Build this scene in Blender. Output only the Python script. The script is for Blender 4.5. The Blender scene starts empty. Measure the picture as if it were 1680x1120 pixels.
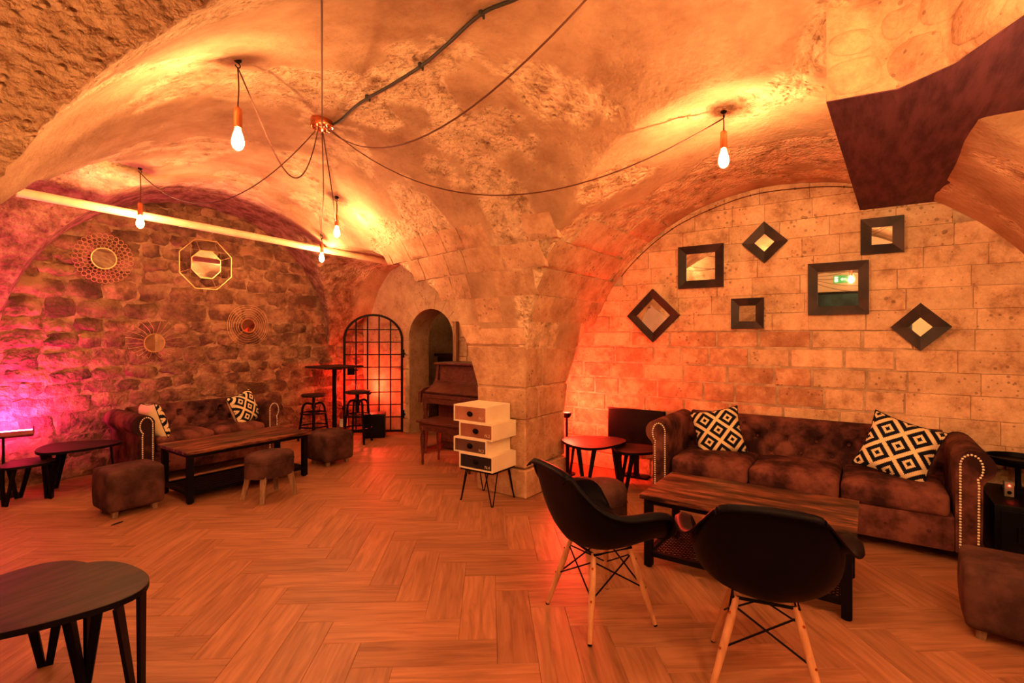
import bpy, bmesh, math, random
import numpy as np
from mathutils import Vector, Matrix, noise
R = math.radians
random.seed(7)
SC = bpy.context.scene
COL = SC.collection

# ---------------------------------------------------------------- camera
EYE = 1.45
YAW = R(35.2)                        # camera heading, counter-clockwise from +X
FPX = 830.0
cam_d = bpy.data.cameras.new('camera')
cam_d.sensor_fit = 'HORIZONTAL'
cam_d.sensor_width = 36.0
cam_d.lens = FPX / 1680 * 36.0
cam_d.shift_y = -10.0 / 1680
cam_d.clip_start = 0.02
cam = bpy.data.objects.new('camera', cam_d)
COL.objects.link(cam)
cam.location = (0, 0, EYE)
cam.rotation_euler = (R(90), 0, YAW - R(90))
SC.camera = cam

# ---------------------------------------------------------------- world and exposure
world = bpy.data.worlds.new('world')
SC.world = world
world.use_nodes = True
world.node_tree.nodes['Background'].inputs[0].default_value = (0.05, 0.03, 0.04, 1)
world.node_tree.nodes['Background'].inputs[1].default_value = 0.05
SC.view_settings.view_transform = 'Standard'
SC.view_settings.look = 'None'
SC.view_settings.gamma = 1.0
SC.view_settings.use_curve_mapping = False
SC.view_settings.exposure = 2.75
SC.cycles.use_denoising = True
SC.cycles.max_bounces = 5
SC.cycles.diffuse_bounces = 4
SC.cycles.adaptive_threshold = 0.06
SC.cycles.adaptive_min_samples = 16
SC.cycles.sample_clamp_indirect = 6.0
WARM = (1.0, 0.46, 0.16)            # filament bulbs
BULB_POWER = 700.0                   # emission strength of a bulb's filament
RED = (1.0, 0.045, 0.02)
PINK = (1.0, 0.03, 0.22)

# ---------------------------------------------------------------- helpers
def MATN(name):
    m = bpy.data.materials.new(name)
    m.use_nodes = True
    nt = m.node_tree
    return m, nt, nt.nodes['Principled BSDF']

def rgba(c):
    return (c[0], c[1], c[2], 1.0)

def simple(name, c, rough=0.6, metal=0.0, spec=0.5):
    m, nt, b = MATN(name)
    b.inputs['Base Color'].default_value = rgba(c)
    b.inputs['Roughness'].default_value = rough
    b.inputs['Metallic'].default_value = metal
    b.inputs['Specular IOR Level'].default_value = spec
    return m

def emit(name, c, s, base=(0, 0, 0)):
    m, nt, b = MATN(name)
    b.inputs['Base Color'].default_value = rgba(base)
    b.inputs['Emission Color'].default_value = rgba(c)
    b.inputs['Emission Strength'].default_value = s
    return m

def N(nt, t, **kw):
    n = nt.nodes.new(t)
    for k, v in kw.items():
        setattr(n, k, v)
    return n

def ramp(nt, stops, fac=None, interp='LINEAR'):
    n = nt.nodes.new('ShaderNodeValToRGB')
    e = n.color_ramp.elements
    n.color_ramp.interpolation = interp
    while len(e) < len(stops):
        e.new(0.5)
    for i, (p, c) in enumerate(stops):
        e[i].position = p
        e[i].color = rgba(c) if len(c) == 3 else c
    if fac is not None:
        nt.links.new(fac, n.inputs[0])
    return n

def noisy(name, c0, c1, scale=6.0, rough=0.8, bump=0.3, bscale=30.0, rnd=0.0, stretch=None, spec=0.3,
          metal=0.0, c2=None, detail=5.0, bdist=0.02, gen='Object'):
    """two tone mottled surface with fine relief; rnd varies brightness from object to object"""
    m, nt, b = MATN(name)
    L = nt.links.new
    tc = N(nt, 'ShaderNodeTexCoord')
    mp = N(nt, 'ShaderNodeMapping')
    if stretch:
        mp.inputs['Scale'].default_value = stretch
    L(tc.outputs[gen], mp.inputs[0])
    oi = N(nt, 'ShaderNodeObjectInfo')
    vec = mp.outputs[0]
    if rnd:
        ad = N(nt, 'ShaderNodeVectorMath', operation='ADD')
        mu = N(nt, 'ShaderNodeVectorMath', operation='SCALE')
        cb = N(nt, 'ShaderNodeCombineXYZ')
        for i in range(3):
            L(oi.outputs['Random'], cb.inputs[i])
        L(cb.outputs[0], mu.inputs[0])
        mu.inputs['Scale'].default_value = 37.0
        L(vec, ad.inputs[0]); L(mu.outputs[0], ad.inputs[1])
        vec = ad.outputs[0]
    n1 = N(nt, 'ShaderNodeTexNoise')
    n1.inputs['Scale'].default_value = scale
    n1.inputs['Detail'].default_value = detail
    n1.inputs['Roughness'].default_value = 0.62
    L(vec, n1.inputs['Vector'])
    st = [(0.40, c0), (0.60, c1)] if c2 is None else [(0.40, c0), (0.5, c1), (0.61, c2)]
    rp = ramp(nt, st, n1.outputs['Fac'])
    col = rp.outputs[0]
    if rnd:
        hs = N(nt, 'ShaderNodeHueSaturation')
        mr = N(nt, 'ShaderNodeMapRange')
        mr.inputs[3].default_value = 1.0 - rnd
        mr.inputs[4].default_value = 1.0 + rnd
        L(oi.outputs['Random'], mr.inputs[0])
        L(mr.outputs[0], hs.inputs['Value'])
        L(col, hs.inputs['Color'])
        col = hs.outputs[0]
    L(col, b.inputs['Base Color'])
    b.inputs['Roughness'].default_value = rough
    b.inputs['Specular IOR Level'].default_value = spec
    b.inputs['Metallic'].default_value = metal
    if bump:
        n2 = N(nt, 'ShaderNodeTexNoise')
        n2.inputs['Scale'].default_value = bscale
        n2.inputs['Detail'].default_value = 4
        L(vec, n2.inputs['Vector'])
        bp = N(nt, 'ShaderNodeBump')
        bp.inputs['Strength'].default_value = bump
        bp.inputs['Distance'].default_value = bdist
        L(n2.outputs['Fac'], bp.inputs['Height'])
        L(bp.outputs[0], b.inputs['Normal'])
    return m

def link(o, parent=None):
    COL.objects.link(o)
    if parent is not None:
        o.parent = parent
    return o

def tag(o, label=None, cat=None, group=None, kind=None):
    if label: o['label'] = label
    if cat: o['category'] = cat
    if group: o['group'] = group
    if kind: o['kind'] = kind
    return o

def thing(name, label, cat, loc=(0, 0, 0), rz=0.0, group=None):
    o = bpy.data.objects.new(name, None)
    o.empty_display_size = 0.05
    link(o)
    o.location = loc
    o.rotation_euler = (0, 0, rz)
    return tag(o, label, cat, group)

def struct(o):
    o['kind'] = 'structure'
    return o

def copy_tree(o, parent=None):
    c = o.copy()
    COL.objects.link(c)
    c.parent = parent
    for ch in list(o.children):
        copy_tree(ch, c)
    return c

class MB:
    """collects shapes and links them as one mesh object"""
    def __init__(s):
        s.bm = bmesh.new()

    def _xf(s, vs, M):
        if M is not None:
            bmesh.ops.transform(s.bm, matrix=M, verts=vs)
        return vs

    def box(s, c, d, M=None, bev=0.0, seg=2):
        r = bmesh.ops.create_cube(s.bm, size=1.0)
        vs = r['verts']
        bmesh.ops.scale(s.bm, vec=d, verts=vs)
        if bev > 0:
            es = list({e for v in vs for e in v.link_edges})
            rr = bmesh.ops.bevel(s.bm, geom=es, offset=bev, segments=seg, affect='EDGES', profile=0.6)
            vs = list({v for f in rr['faces'] for v in f.verts} | {v for v in vs if v.is_valid})
        bmesh.ops.translate(s.bm, vec=c, verts=vs)
        return s._xf(vs, M)

    def bar(s, a, b, w, h=None, up=(0, 0, 1), w2=None, h2=None):
        """rectangular bar from a to b, optionally tapering"""
        a, b = Vector(a), Vector(b)
        h = w if h is None else h
        w2 = w if w2 is None else w2
        h2 = h if h2 is None else h2
        z = (b - a).normalized()
        up = Vector(up)
        if abs(z.dot(up)) > 0.98:
            up = Vector((0, 1, 0))
        x = up.cross(z).normalized()
        y = z.cross(x)
        vs = []
        for p, ww, hh in ((a, w, h), (b, w2, h2)):
            for sx, sy in ((-1, -1), (1, -1), (1, 1), (-1, 1)):
                vs.append(s.bm.verts.new(p + x * sx * ww / 2 + y * sy * hh / 2))
        f = s.bm.faces.new
        f(vs[3::-1]); f(vs[4:8])
        for i in range(4):
            j = (i + 1) % 4
            f((vs[i], vs[j], vs[4 + j], vs[4 + i]))
        return vs

    def tube(s, pts, r, seg=8, cap=True, closed=False):
        pts = [Vector(p) for p in pts]
        n = len(pts)
        rs = r if isinstance(r, (list, tuple)) else [r] * n
        rings = []
        prev = None
        for i, p in enumerate(pts):
            if closed:
                t = pts[(i + 1) % n] - pts[i - 1]
            else:
                t = pts[min(i + 1, n - 1)] - pts[max(i - 1, 0)]
            t.normalize()
            if prev is None:
                up = Vector((0, 0, 1)) if abs(t.z) < 0.95 else Vector((1, 0, 0))
                x = up.cross(t).normalized()
            else:
                x = (prev - t * prev.dot(t))
                if x.length < 1e-6:
                    x = Vector((1, 0, 0)).cross(t)
                x.normalize()
            prev = x
            y = t.cross(x)
            rings.append([s.bm.verts.new(p + (x * math.cos(a) + y * math.sin(a)) * rs[i])
                          for a in (2 * math.pi * k / seg for k in range(seg))])
        m = n if closed else n - 1
        for i in range(m):
            A, B = rings[i], rings[(i + 1) % n]
            for k in range(seg):
                k2 = (k + 1) % seg
                s.bm.faces.new((A[k], A[k2], B[k2], B[k]))
        if cap and not closed:
            s.bm.faces.new(rings[0][::-1])
            s.bm.faces.new(rings[-1])
        return [v for rg in rings for v in rg]

    def lathe(s, prof, seg=16, c=(0, 0, 0), M=None, cap=True):
        """profile of (radius, z)"""
        rings = []
        for r, z in prof:
            rings.append([s.bm.verts.new((c[0] + r * math.cos(a), c[1] + r * math.sin(a), c[2] + z))
                          for a in (2 * math.pi * k / seg for k in range(seg))])
        for A, B in zip(rings, rings[1:]):
            for k in range(seg):
                k2 = (k + 1) % seg
                s.bm.faces.new((A[k], A[k2], B[k2], B[k]))
        if cap:
            s.bm.faces.new(rings[0][::-1])
            s.bm.faces.new(rings[-1])
        vs = [v for rg in rings for v in rg]
        return s._xf(vs, M)

    def prism(s, poly, z0, z1, M=None, inset=0.0):
        """polygon in xy extruded along z"""
        a = [s.bm.verts.new((p[0], p[1], z0)) for p in poly]
        b = [s.bm.verts.new((p[0], p[1], z1)) for p in poly]
        n = len(poly)
        s.bm.faces.new(a[::-1])
        s.bm.faces.new(b)
        for i in range(n):
            j = (i + 1) % n
            s.bm.faces.new((a[i], a[j], b[j], b[i]))
        return s._xf(a + b, M)

    def grid(s, P, closed_u=False, closed_v=False):
        """P[i][j] -> points"""
        V = [[s.bm.verts.new(p) for p in row] for row in P]
        nu, nv = len(V), len(V[0])
        for i in range(nu if closed_u else nu - 1):
            for j in range(nv if closed_v else nv - 1):
                s.bm.faces.new((V[i][j], V[(i + 1) % nu][j], V[(i + 1) % nu][(j + 1) % nv], V[i][(j + 1) % nv]))
        return V

    def build(s, name, mat, parent=None, smooth=None, loc=None, recalc=True):
        bmesh.ops.remove_doubles(s.bm, verts=s.bm.verts, dist=1e-6)
        if recalc:
            bmesh.ops.recalc_face_normals(s.bm, faces=s.bm.faces)
        me = bpy.data.meshes.new(name)
        s.bm.to_mesh(me)
        s.bm.free()
        if smooth is not None:
            for p in me.polygons:
                p.use_smooth = True
            if smooth < 179:
                me.set_sharp_from_angle(angle=R(smooth))
        if mat is not None:
            me.materials.append(mat)
        o = bpy.data.objects.new(name, me)
        link(o, parent)
        if loc is not None:
            o.location = loc
        return o

def share(name, mesh, parent=None, loc=(0, 0, 0), rot=(0, 0, 0), sc=None):
    o = bpy.data.objects.new(name, mesh)
    link(o, parent)
    o.location = loc
    o.rotation_euler = rot
    if sc: o.scale = sc
    return o

def lerp_table(tab, v):
    if v <= tab[0][0]: return tab[0][1]
    for (a, za), (b, zb) in zip(tab, tab[1:]):
        if v <= b:
            return za + (zb - za) * (v - a) / (b - a)
    return tab[-1][1]

def rot2(x, y, a):
    return (x * math.cos(a) - y * math.sin(a), x * math.sin(a) + y * math.cos(a))

# ---------------------------------------------------------------- materials
M = {}
M['plank'] = None
M['mortar'] = noisy('lime_mortar', (0.36, 0.25, 0.17), (0.55, 0.41, 0.28), 9, 0.95, 0.5, 45)
M['rubble'] = noisy('rubble_stone', (0.10, 0.042, 0.028), (0.20, 0.092, 0.055), 4.0, 0.95, 1.0, 22, rnd=0.25,
                    c2=(0.33, 0.17, 0.10), gen='Object', bdist=.04, detail=9)
M['rubble_mortar'] = noisy('rubble_mortar', (0.15, 0.070, 0.043), (0.27, 0.14, 0.085), 6, 0.95, 0.9, 30, c2=(0.40, 0.225, 0.135), bdist=.03, detail=9)
M['ashlar'] = None
M['black'] = simple('black_shell', (0.0016, 0.0012, 0.005), 0.5, 0, 0.10)
M['black_metal'] = simple('black_metal', (0.0022, 0.0015, 0.005), 0.5, 0.0, 0.12)
M['black_plastic'] = simple('black_plastic', (0.0016, 0.0012, 0.004), 0.4, 0, 0.12)
M['dark_wood'] = noisy('dark_wood', (0.012, 0.0045, 0.006), (0.046, 0.016, 0.017), 3.0, 0.5, 0.15, 8, rnd=0.1,
                       stretch=(1.2, 9, 9), bdist=0.004)
M['table_wood'] = noisy('rustic_table_wood', (0.007, 0.003, 0.0035), (0.075, 0.024, 0.016), 3.2, 0.42, 0.25, 6, rnd=0.1,
                        stretch=(1.1, 6.5, 6.5), bdist=0.004, c2=(0.25, 0.085, 0.05), detail=8)
M['suede'] = noisy('brown_suede', (0.028, 0.009, 0.011), (0.098, 0.031, 0.029), 4.2, 0.9, 0.25, 60, c2=(0.19, 0.066, 0.055),
                   spec=0.15, bdist=0.004)
M['pouf_suede'] = noisy('pouf_suede', (0.042, 0.018, 0.019), (0.105, 0.045, 0.040), 5.0, 0.9, 0.25, 60, spec=0.15, bdist=0.004)
M['leg_wood'] = noisy('pale_leg_wood', (0.20, 0.12, 0.075), (0.34, 0.21, 0.13), 6, 0.6, 0.1, 20, stretch=(6, 6, 0.8))
M['beech'] = noisy('beech', (0.55, 0.27, 0.14), (0.68, 0.36, 0.2), 5, 0.45, 0.05, 20, stretch=(7, 7, 0.8))
M['piano'] = noisy('piano_walnut', (0.07, 0.020, 0.016), (0.135, 0.040, 0.028), 4, 0.28, 0.03, 20, stretch=(6, 1, 6), spec=0.5)
M['frame_wood'] = noisy('mirror_frame_wood', (0.012, 0.0055, 0.008), (0.046, 0.018, 0.018), 4.0, 0.5, 0.3, 14, rnd=0.15, bdist=0.004)
M['mirror'] = simple('mirror_glass', (0.82, 0.80, 0.78), 0.02, 1.0)
M['brass'] = simple('gold_metal', (0.75, 0.48, 0.2), 0.35, 1.0)
M['copper'] = simple('copper', (0.72, 0.26, 0.12), 0.25, 1.0)
M['dull_brass'] = simple('dull_bronze_wire', (0.62, 0.36, 0.19), 0.5, 0.7)
M['nail'] = simple('nailhead', (0.9, 0.8, 0.62), 0.4, 0.0, .8)
M['cord'] = simple('brown_cord', (0.10, 0.032, 0.02), 0.8)
M['cable'] = simple('black_cable', (0.02, 0.02, 0.016), 0.6)
M['cream'] = noisy('cream_paint', (0.84, 0.74, 0.54), (0.88, 0.79, 0.6), 5, 0.5, 0.0)
M['pipe'] = noisy('cream_pipe_paint', (0.68, 0.52, 0.33), (0.8, 0.63, 0.4), 7, 0.5, 0.05, 20)
M['iron'] = simple('wrought_iron', (0.004, 0.002, 0.003), 0.6, 0, .15)
M['filament'] = emit('filament_glow', WARM, BULB_POWER)
def glass_glow():
    m, nt, b = MATN('bulb_glass')
    L = nt.links.new
    nt.nodes.remove(b)
    tr = N(nt, 'ShaderNodeBsdfTransparent')
    em = N(nt, 'ShaderNodeEmission'); em.inputs[0].default_value = (1, .72, .3, 1); em.inputs[1].default_value = 1.6
    ad = N(nt, 'ShaderNodeAddShader')
    L(tr.outputs[0], ad.inputs[0]); L(em.outputs[0], ad.inputs[1])
    L(ad.outputs[0], nt.nodes['Material Output'].inputs[0])
    return m
M['bulb'] = glass_glow()
# ---------------------------------------------------------------- vaulted ceiling: height of the intrados
XL, XR, XR2 = -2.65, 5.08, 5.25         # back wall, right wall, doorway wall
YS, YL = -1.2, 6.6                      # wall behind the camera's right, left wall
PX0, PX1, PY0, PY1 = 3.75, 4.45, 2.505, 3.03   # the pillar
QX0, QX1 = -0.55, 0.20                  # the pillar beyond the left edge of view
TAB_P = [(3.03, .93), (3.10, 1.16), (3.19, 1.40), (3.345, 1.69), (3.55, 1.86), (3.77, 2.0), (4.14, 2.21), (4.62, 2.41),
         (5.1, 2.52), (5.6, 2.53), (5.99, 2.42), (6.25, 2.15), (6.44, 1.75), (6.6, 1.3)]
TAB_Q = [(3.03, 1.2), (3.1, 1.5), (3.2, 1.75), (3.45, 2.05), (3.7, 2.26), (4.1, 2.5), (4.35, 2.67), (4.6, 2.81), (4.9, 2.90), (5.25, 2.91),
         (5.6, 2.80), (5.9, 2.6), (6.2, 2.25), (6.45, 1.8), (6.6, 1.3)]
TAB_X2 = [(4.45, .84), (4.54, 1.05), (4.65, 1.22), (4.78, 1.38), (4.92, 1.53), (5.08, 1.68), (5.3, 1.82)]

def cx(y):
    return 2.0 + 0.2305 * max(0.0, min(y, 6.6) - 3.0)

def ax(x, y):
    c = cx(y)
    r = 1.76
    s = (x - c) / r
    z = -1.0
    if abs(s) < 1:
        z = 1.25 + 1.75 * math.sqrt(1 - s * s)
    if x > PX1:
        z = max(z if y > 3.4 else -1, lerp_table(TAB_X2, x))
    elif x > PX0 and y < 3.4:
        z = -1.0
    if x < QX0:
        s = (x + 1.6) / 1.05
        if abs(s) < 1: z = 1.4 + 1.2 * math.sqrt(1 - s * s)
    return z

def ay(x, y):
    if y < PY0:
        s = (y - 0.652) / 1.853
        return 1.152 + 1.638 * math.sqrt(max(0.0, 1 - s * s)) if abs(s) < 1 else 1.0
    if y < PY1:
        return -1.0
    k = min(max((x - 1.7) / 1.8, 0), 1)
    return lerp_table(TAB_Q, y) * (1 - k) + lerp_table(TAB_P, y) * k

def wob(x, y):
    a = noise.noise(Vector((x * 0.9, y * 0.9, 3.1))) * 0.020
    b = noise.noise(Vector((x * 2.6, y * 2.6, 9.1))) * 0.011
    return a + b

# where the plaster has fallen and stone shows: (x, y, radius x, radius y)
BARE = [(2.05, 2.75, .55, .30), (2.45, 2.35, .55, .30), (2.80, 2.05, .50, .25), (1.65, 3.1, .45, .3), (3.3, 2.3, .5, .3),
        (3.45, 3.3, .45, .35), (4.3, .9, .45, 1.3), (4.6, 1.7, .5, .8), (3.9, 2.2, .6, .4), (4.6, .2, .5, .6), (3.6, 3.9, .4, .5),
        (2.2, 5.9, 1.6, .45), (0.9, 5.6, .7, .9), (4.5, 5.9, .7, .6), (1.9, 4.4, .3, .5)]

def bare(x, y):
    v = 0.0
    for bx, by, rx, ry in BARE:
        d = ((x - bx) / rx) ** 2 + ((y - by) / ry) ** 2
        v = max(v, 1.25 - d)
    n = noise.fractal(Vector((x * 2.1, y * 2.1, 1.7)), 1.0, 2.0, 4)
    v = v + n * 1.3 - 0.25
    return min(max(v * 5.5, 0.0), 1.0)

def ceil_z(x, y, detail=True):
    z = max(ax(x, y), ay(x, y))
    if detail:
        z += wob(x, y)
    return z

def make_ceiling():
    def lines(a, b, st, extra):
        g = list(np.arange(a, b + st * 0.5, st))
        g = [v for v in g if all(abs(v - e) > 0.006 for e in extra)]
        return sorted(g + extra)
    xs = lines(-2.7, 5.32, 0.03, [PX0 - .004, PX0 + .004, PX1 - .004, PX1 + .004])
    ys = lines(-1.26, 6.66, 0.03, [PY0 - .004, PY0 + .004, PY1 - .004, PY1 + .004])
    nx, ny = len(xs), len(ys)
    verts = []
    bare_v = []
    rough_v = []
    rub_v = []
    for x in xs:
        for y in ys:
            b = bare(x, y)
            # hacked, pitted web above the pier at the left
            tl = min(max(1.6 - x, 0) * 2, 1) * min(max(2.5 - y, 0) * 4, 1) * (1 if ay(x, y) >= ax(x, y) - .01 else 0)
            colour = b * (1 - .8 * tl)
            rb = (y - 5.55 + .25 * noise.fractal(Vector((x * 1.8, y * 1.8, 7.7)), 1.0, 2.0, 3)) / .3
            if x > 4.3: rb -= (x - 4.3) * 4
            rb = min(max(rb, 0), 1)
            rub_v.append(rb)
            b = max(b, tl, rb)
            z = max(max(ax(x, y), ay(x, y)), 0.55)
            z += wob(x, y)
            if b > 0:
                # knocked-about stone: broken lumps
                q = Vector((x * 5.5, y * 5.5, 0.3))
                z += b * (0.010 + 0.013 * noise.noise(q) + 0.011 * noise.noise(q * 2.7))
            verts.append((x, y, z))
            bare_v.append(colour)
            rough_v.append(b)
    faces = []
    for i in range(nx - 1):
        for j in range(ny - 1):
            a = i * ny + j
            faces.append((a, a + 1, a + ny + 1, a + ny))
    me = bpy.data.meshes.new('ceiling')
    me.from_pydata(verts, [], faces)
    at = me.attributes.new('bare', 'FLOAT', 'POINT')
    at.data.foreach_set('value', bare_v)
    at = me.attributes.new('rubble', 'FLOAT', 'POINT')
    at.data.foreach_set('value', rub_v)
    at = me.attributes.new('rough', 'FLOAT', 'POINT')
    at.data.foreach_set('value', rough_v)
    for p in me.polygons:
        p.use_smooth = True
    me.set_sharp_from_angle(angle=R(38))
    me.materials.append(M['plaster'])
    o = bpy.data.objects.new('ceiling', me)
    link(o)
    struct(o)
    o['label'] = 'plastered stone groin vault with bare patches overhead'
    return o

def plaster_material():
    m, nt, b = MATN('vault_plaster')
    L = nt.links.new
    tc = N(nt, 'ShaderNodeTexCoord')
    at = N(nt, 'ShaderNodeAttribute', attribute_name='bare')
    n1 = N(nt, 'ShaderNodeTexNoise'); n1.inputs['Scale'].default_value = 2.2; n1.inputs['Detail'].default_value = 8
    n1.inputs['Roughness'].default_value = 0.65
    L(tc.outputs['Object'], n1.inputs['Vector'])
    r1 = ramp(nt, [(0.34, (0.32, 0.182, 0.108)), (0.5, (0.45, 0.285, 0.178)), (0.66, (0.56, 0.385, 0.245))], n1.outputs['Fac'])
    n2 = N(nt, 'ShaderNodeTexNoise'); n2.inputs['Scale'].default_value = 7; n2.inputs['Detail'].default_value = 8
    n2.inputs['Roughness'].default_value = 0.7
    L(tc.outputs['Object'], n2.inputs['Vector'])
    r2 = ramp(nt, [(0.34, (0.30, 0.175, 0.10)), (0.45, (0.58, 0.40, 0.25)), (0.60, (0.82, 0.61, 0.40))], n2.outputs['Fac'])
    mx = N(nt, 'ShaderNodeMix', data_type='RGBA')
    L(at.outputs['Fac'], mx.inputs['Factor'])
    L(r1.outputs[0], mx.inputs[6]); L(r2.outputs[0], mx.inputs[7])
    at3 = N(nt, 'ShaderNodeAttribute', attribute_name='rubble')
    r3 = ramp(nt, [(0.36, (0.13, 0.058, 0.036)), (0.48, (0.25, 0.125, 0.075)), (0.62, (0.42, 0.25, 0.15))], n2.outputs['Fac'])
    mx3 = N(nt, 'ShaderNodeMix', data_type='RGBA')
    L(at3.outputs['Fac'], mx3.inputs['Factor']); L(mx.outputs[2], mx3.inputs[6]); L(r3.outputs[0], mx3.inputs[7])
    L(mx3.outputs[2], b.inputs['Base Color'])
    b.inputs['Roughness'].default_value = 0.95
    b.inputs['Specular IOR Level'].default_value = 0.1
    # relief
    n3 = N(nt, 'ShaderNodeTexNoise'); n3.inputs['Scale'].default_value = 26; n3.inputs['Detail'].default_value = 6
    L(tc.outputs['Object'], n3.inputs['Vector'])
    vo = N(nt, 'ShaderNodeTexVoronoi'); vo.inputs['Scale'].default_value = 17
    L(tc.outputs['Object'], vo.inputs['Vector'])
    pit = ramp(nt, [(0.0, (0, 0, 0)), (0.22, (1, 1, 1))], vo.outputs['Distance'])
    ad = N(nt, 'ShaderNodeMath', operation='MULTIPLY_ADD')
    L(pit.outputs[0], ad.inputs[0]); ad.inputs[1].default_value = 0.45
    L(n3.outputs['Fac'], ad.inputs[2])
    mr = N(nt, 'ShaderNodeMapRange'); mr.inputs[3].default_value = 0.28; mr.inputs[4].default_value = 1.0
    at2 = N(nt, 'ShaderNodeAttribute', attribute_name='rough')
    L(at2.outputs['Fac'], mr.inputs[0])
    bp = N(nt, 'ShaderNodeBump'); bp.inputs['Distance'].default_value = 0.05
    L(mr.outputs[0], bp.inputs['Strength'])
    L(ad.outputs[0], bp.inputs['Height'])
    L(bp.outputs[0], b.inputs['Normal'])
    return m

def ashlar_material(name, c0, c1, c2, rnd):
    """sawn limestone with pits"""
    m, nt, b = MATN(name)
    L = nt.links.new
    geo = N(nt, 'ShaderNodeNewGeometry')
    oi = N(nt, 'ShaderNodeObjectInfo')
    n1 = N(nt, 'ShaderNodeTexNoise'); n1.inputs['Scale'].default_value = 5; n1.inputs['Detail'].default_value = 10
    n1.inputs['Roughness'].default_value = 0.75
    L(geo.outputs['Position'], n1.inputs['Vector'])
    r1 = ramp(nt, [(0.36, c0), (0.48, c1), (0.62, c2)], n1.outputs['Fac'])
    vo = N(nt, 'ShaderNodeTexVoronoi'); vo.inputs['Scale'].default_value = 21
    L(geo.outputs['Position'], vo.inputs['Vector'])
    n2 = N(nt, 'ShaderNodeTexNoise'); n2.inputs['Scale'].default_value = 3.1
    L(geo.outputs['Position'], n2.inputs['Vector'])
    th = N(nt, 'ShaderNodeMapRange'); th.inputs[1].default_value = .45; th.inputs[2].default_value = .7
    th.inputs[3].default_value = 0.05; th.inputs[4].default_value = 0.30
    L(n2.outputs['Fac'], th.inputs[0])
    lt = N(nt, 'ShaderNodeMath', operation='LESS_THAN')
    L(vo.outputs['Distance'], lt.inputs[0]); L(th.outputs[0], lt.inputs[1])
    hs = N(nt, 'ShaderNodeHueSaturation')
    mr = N(nt, 'ShaderNodeMapRange'); mr.inputs[3].default_value = 1 - rnd; mr.inputs[4].default_value = 1 + rnd
    L(oi.outputs['Random'], mr.inputs[0]); L(mr.outputs[0], hs.inputs['Value'])
    L(r1.outputs[0], hs.inputs['Color'])
    mx = N(nt, 'ShaderNodeMix', data_type='RGBA')
    ml = N(nt, 'ShaderNodeMath', operation='MULTIPLY'); ml.inputs[1].default_value = 0.55
    L(lt.outputs[0], ml.inputs[0])
    L(ml.outputs[0], mx.inputs['Factor'])
    L(hs.outputs[0], mx.inputs[6]); mx.inputs[7].default_value = rgba((0.14, 0.07, 0.045))
    L(mx.outputs[2], b.inputs['Base Color'])
    b.inputs['Roughness'].default_value = 0.95
    b.inputs['Specular IOR Level'].default_value = 0.1
    n3 = N(nt, 'ShaderNodeTexNoise'); n3.inputs['Scale'].default_value = 30; n3.inputs['Detail'].default_value = 5
    L(geo.outputs['Position'], n3.inputs['Vector'])
    sb = N(nt, 'ShaderNodeMath', operation='SUBTRACT')
    L(n3.outputs['Fac'], sb.inputs[0]); L(lt.outputs[0], sb.inputs[1])
    bp = N(nt, 'ShaderNodeBump'); bp.inputs['Strength'].default_value = 0.6; bp.inputs['Distance'].default_value = 0.02
    L(sb.outputs[0], bp.inputs['Height']); L(bp.outputs[0], b.inputs['Normal'])
    return m

M['plaster'] = plaster_material()
M['ashlar'] = ashlar_material('sawn_limestone', (0.40, 0.225, 0.135), (0.64, 0.42, 0.265), (0.78, 0.56, 0.37), 0.12)
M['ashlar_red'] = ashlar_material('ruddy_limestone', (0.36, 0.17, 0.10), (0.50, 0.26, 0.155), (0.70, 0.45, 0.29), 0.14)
M['pillar_stone'] = ashlar_material('pillar_limestone', (0.36, 0.20, 0.12), (0.50, 0.30, 0.185), (0.62, 0.41, 0.26), 0.10)
M['side_stone'] = ashlar_material('doorway_stone', (0.34, 0.21, 0.13), (0.48, 0.32, 0.2), (0.56, 0.4, 0.26), 0.1)

make_ceiling()

# ---------------------------------------------------------------- walls
def wall_box(name, lo, hi, mat, label):
    mb = MB()
    c = [(a + b) / 2 for a, b in zip(lo, hi)]
    mb.box(c, [b - a for a, b in zip(lo, hi)])
    o = mb.build(name, mat)
    struct(o); o['label'] = label
    return o

wall_left = wall_box('wall_left', (-2.8, YL + .02, 0), (5.7, YL + .25, 3.2), M['rubble_mortar'], 'rough rubble stone wall behind the left sofa')
wall_right = wall_box('wall_right', (XR + .012, YS - .2, 0), (XR + .25, PY1 + .12, 3.1), M['mortar'], 'pale sawn stone block wall behind the right sofa')
wall_back = wall_box('wall_back', (XL - .2, YS - .2, 0), (XL, YL + .2, 3.1), M['cream'], 'plain stone wall behind the camera')
wall_south = wall_box('wall_south', (XL - .2, YS - .25, 0), (XR + .2, YS, 3.1), M['side_stone'], 'plain stone wall to the right of the camera')
q = wall_box('wall_pier', (QX0, PY0, 0), (QX1 - .02, PY1, 1.6), M['side_stone'], 'square stone pier beyond the left edge of view')

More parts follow.
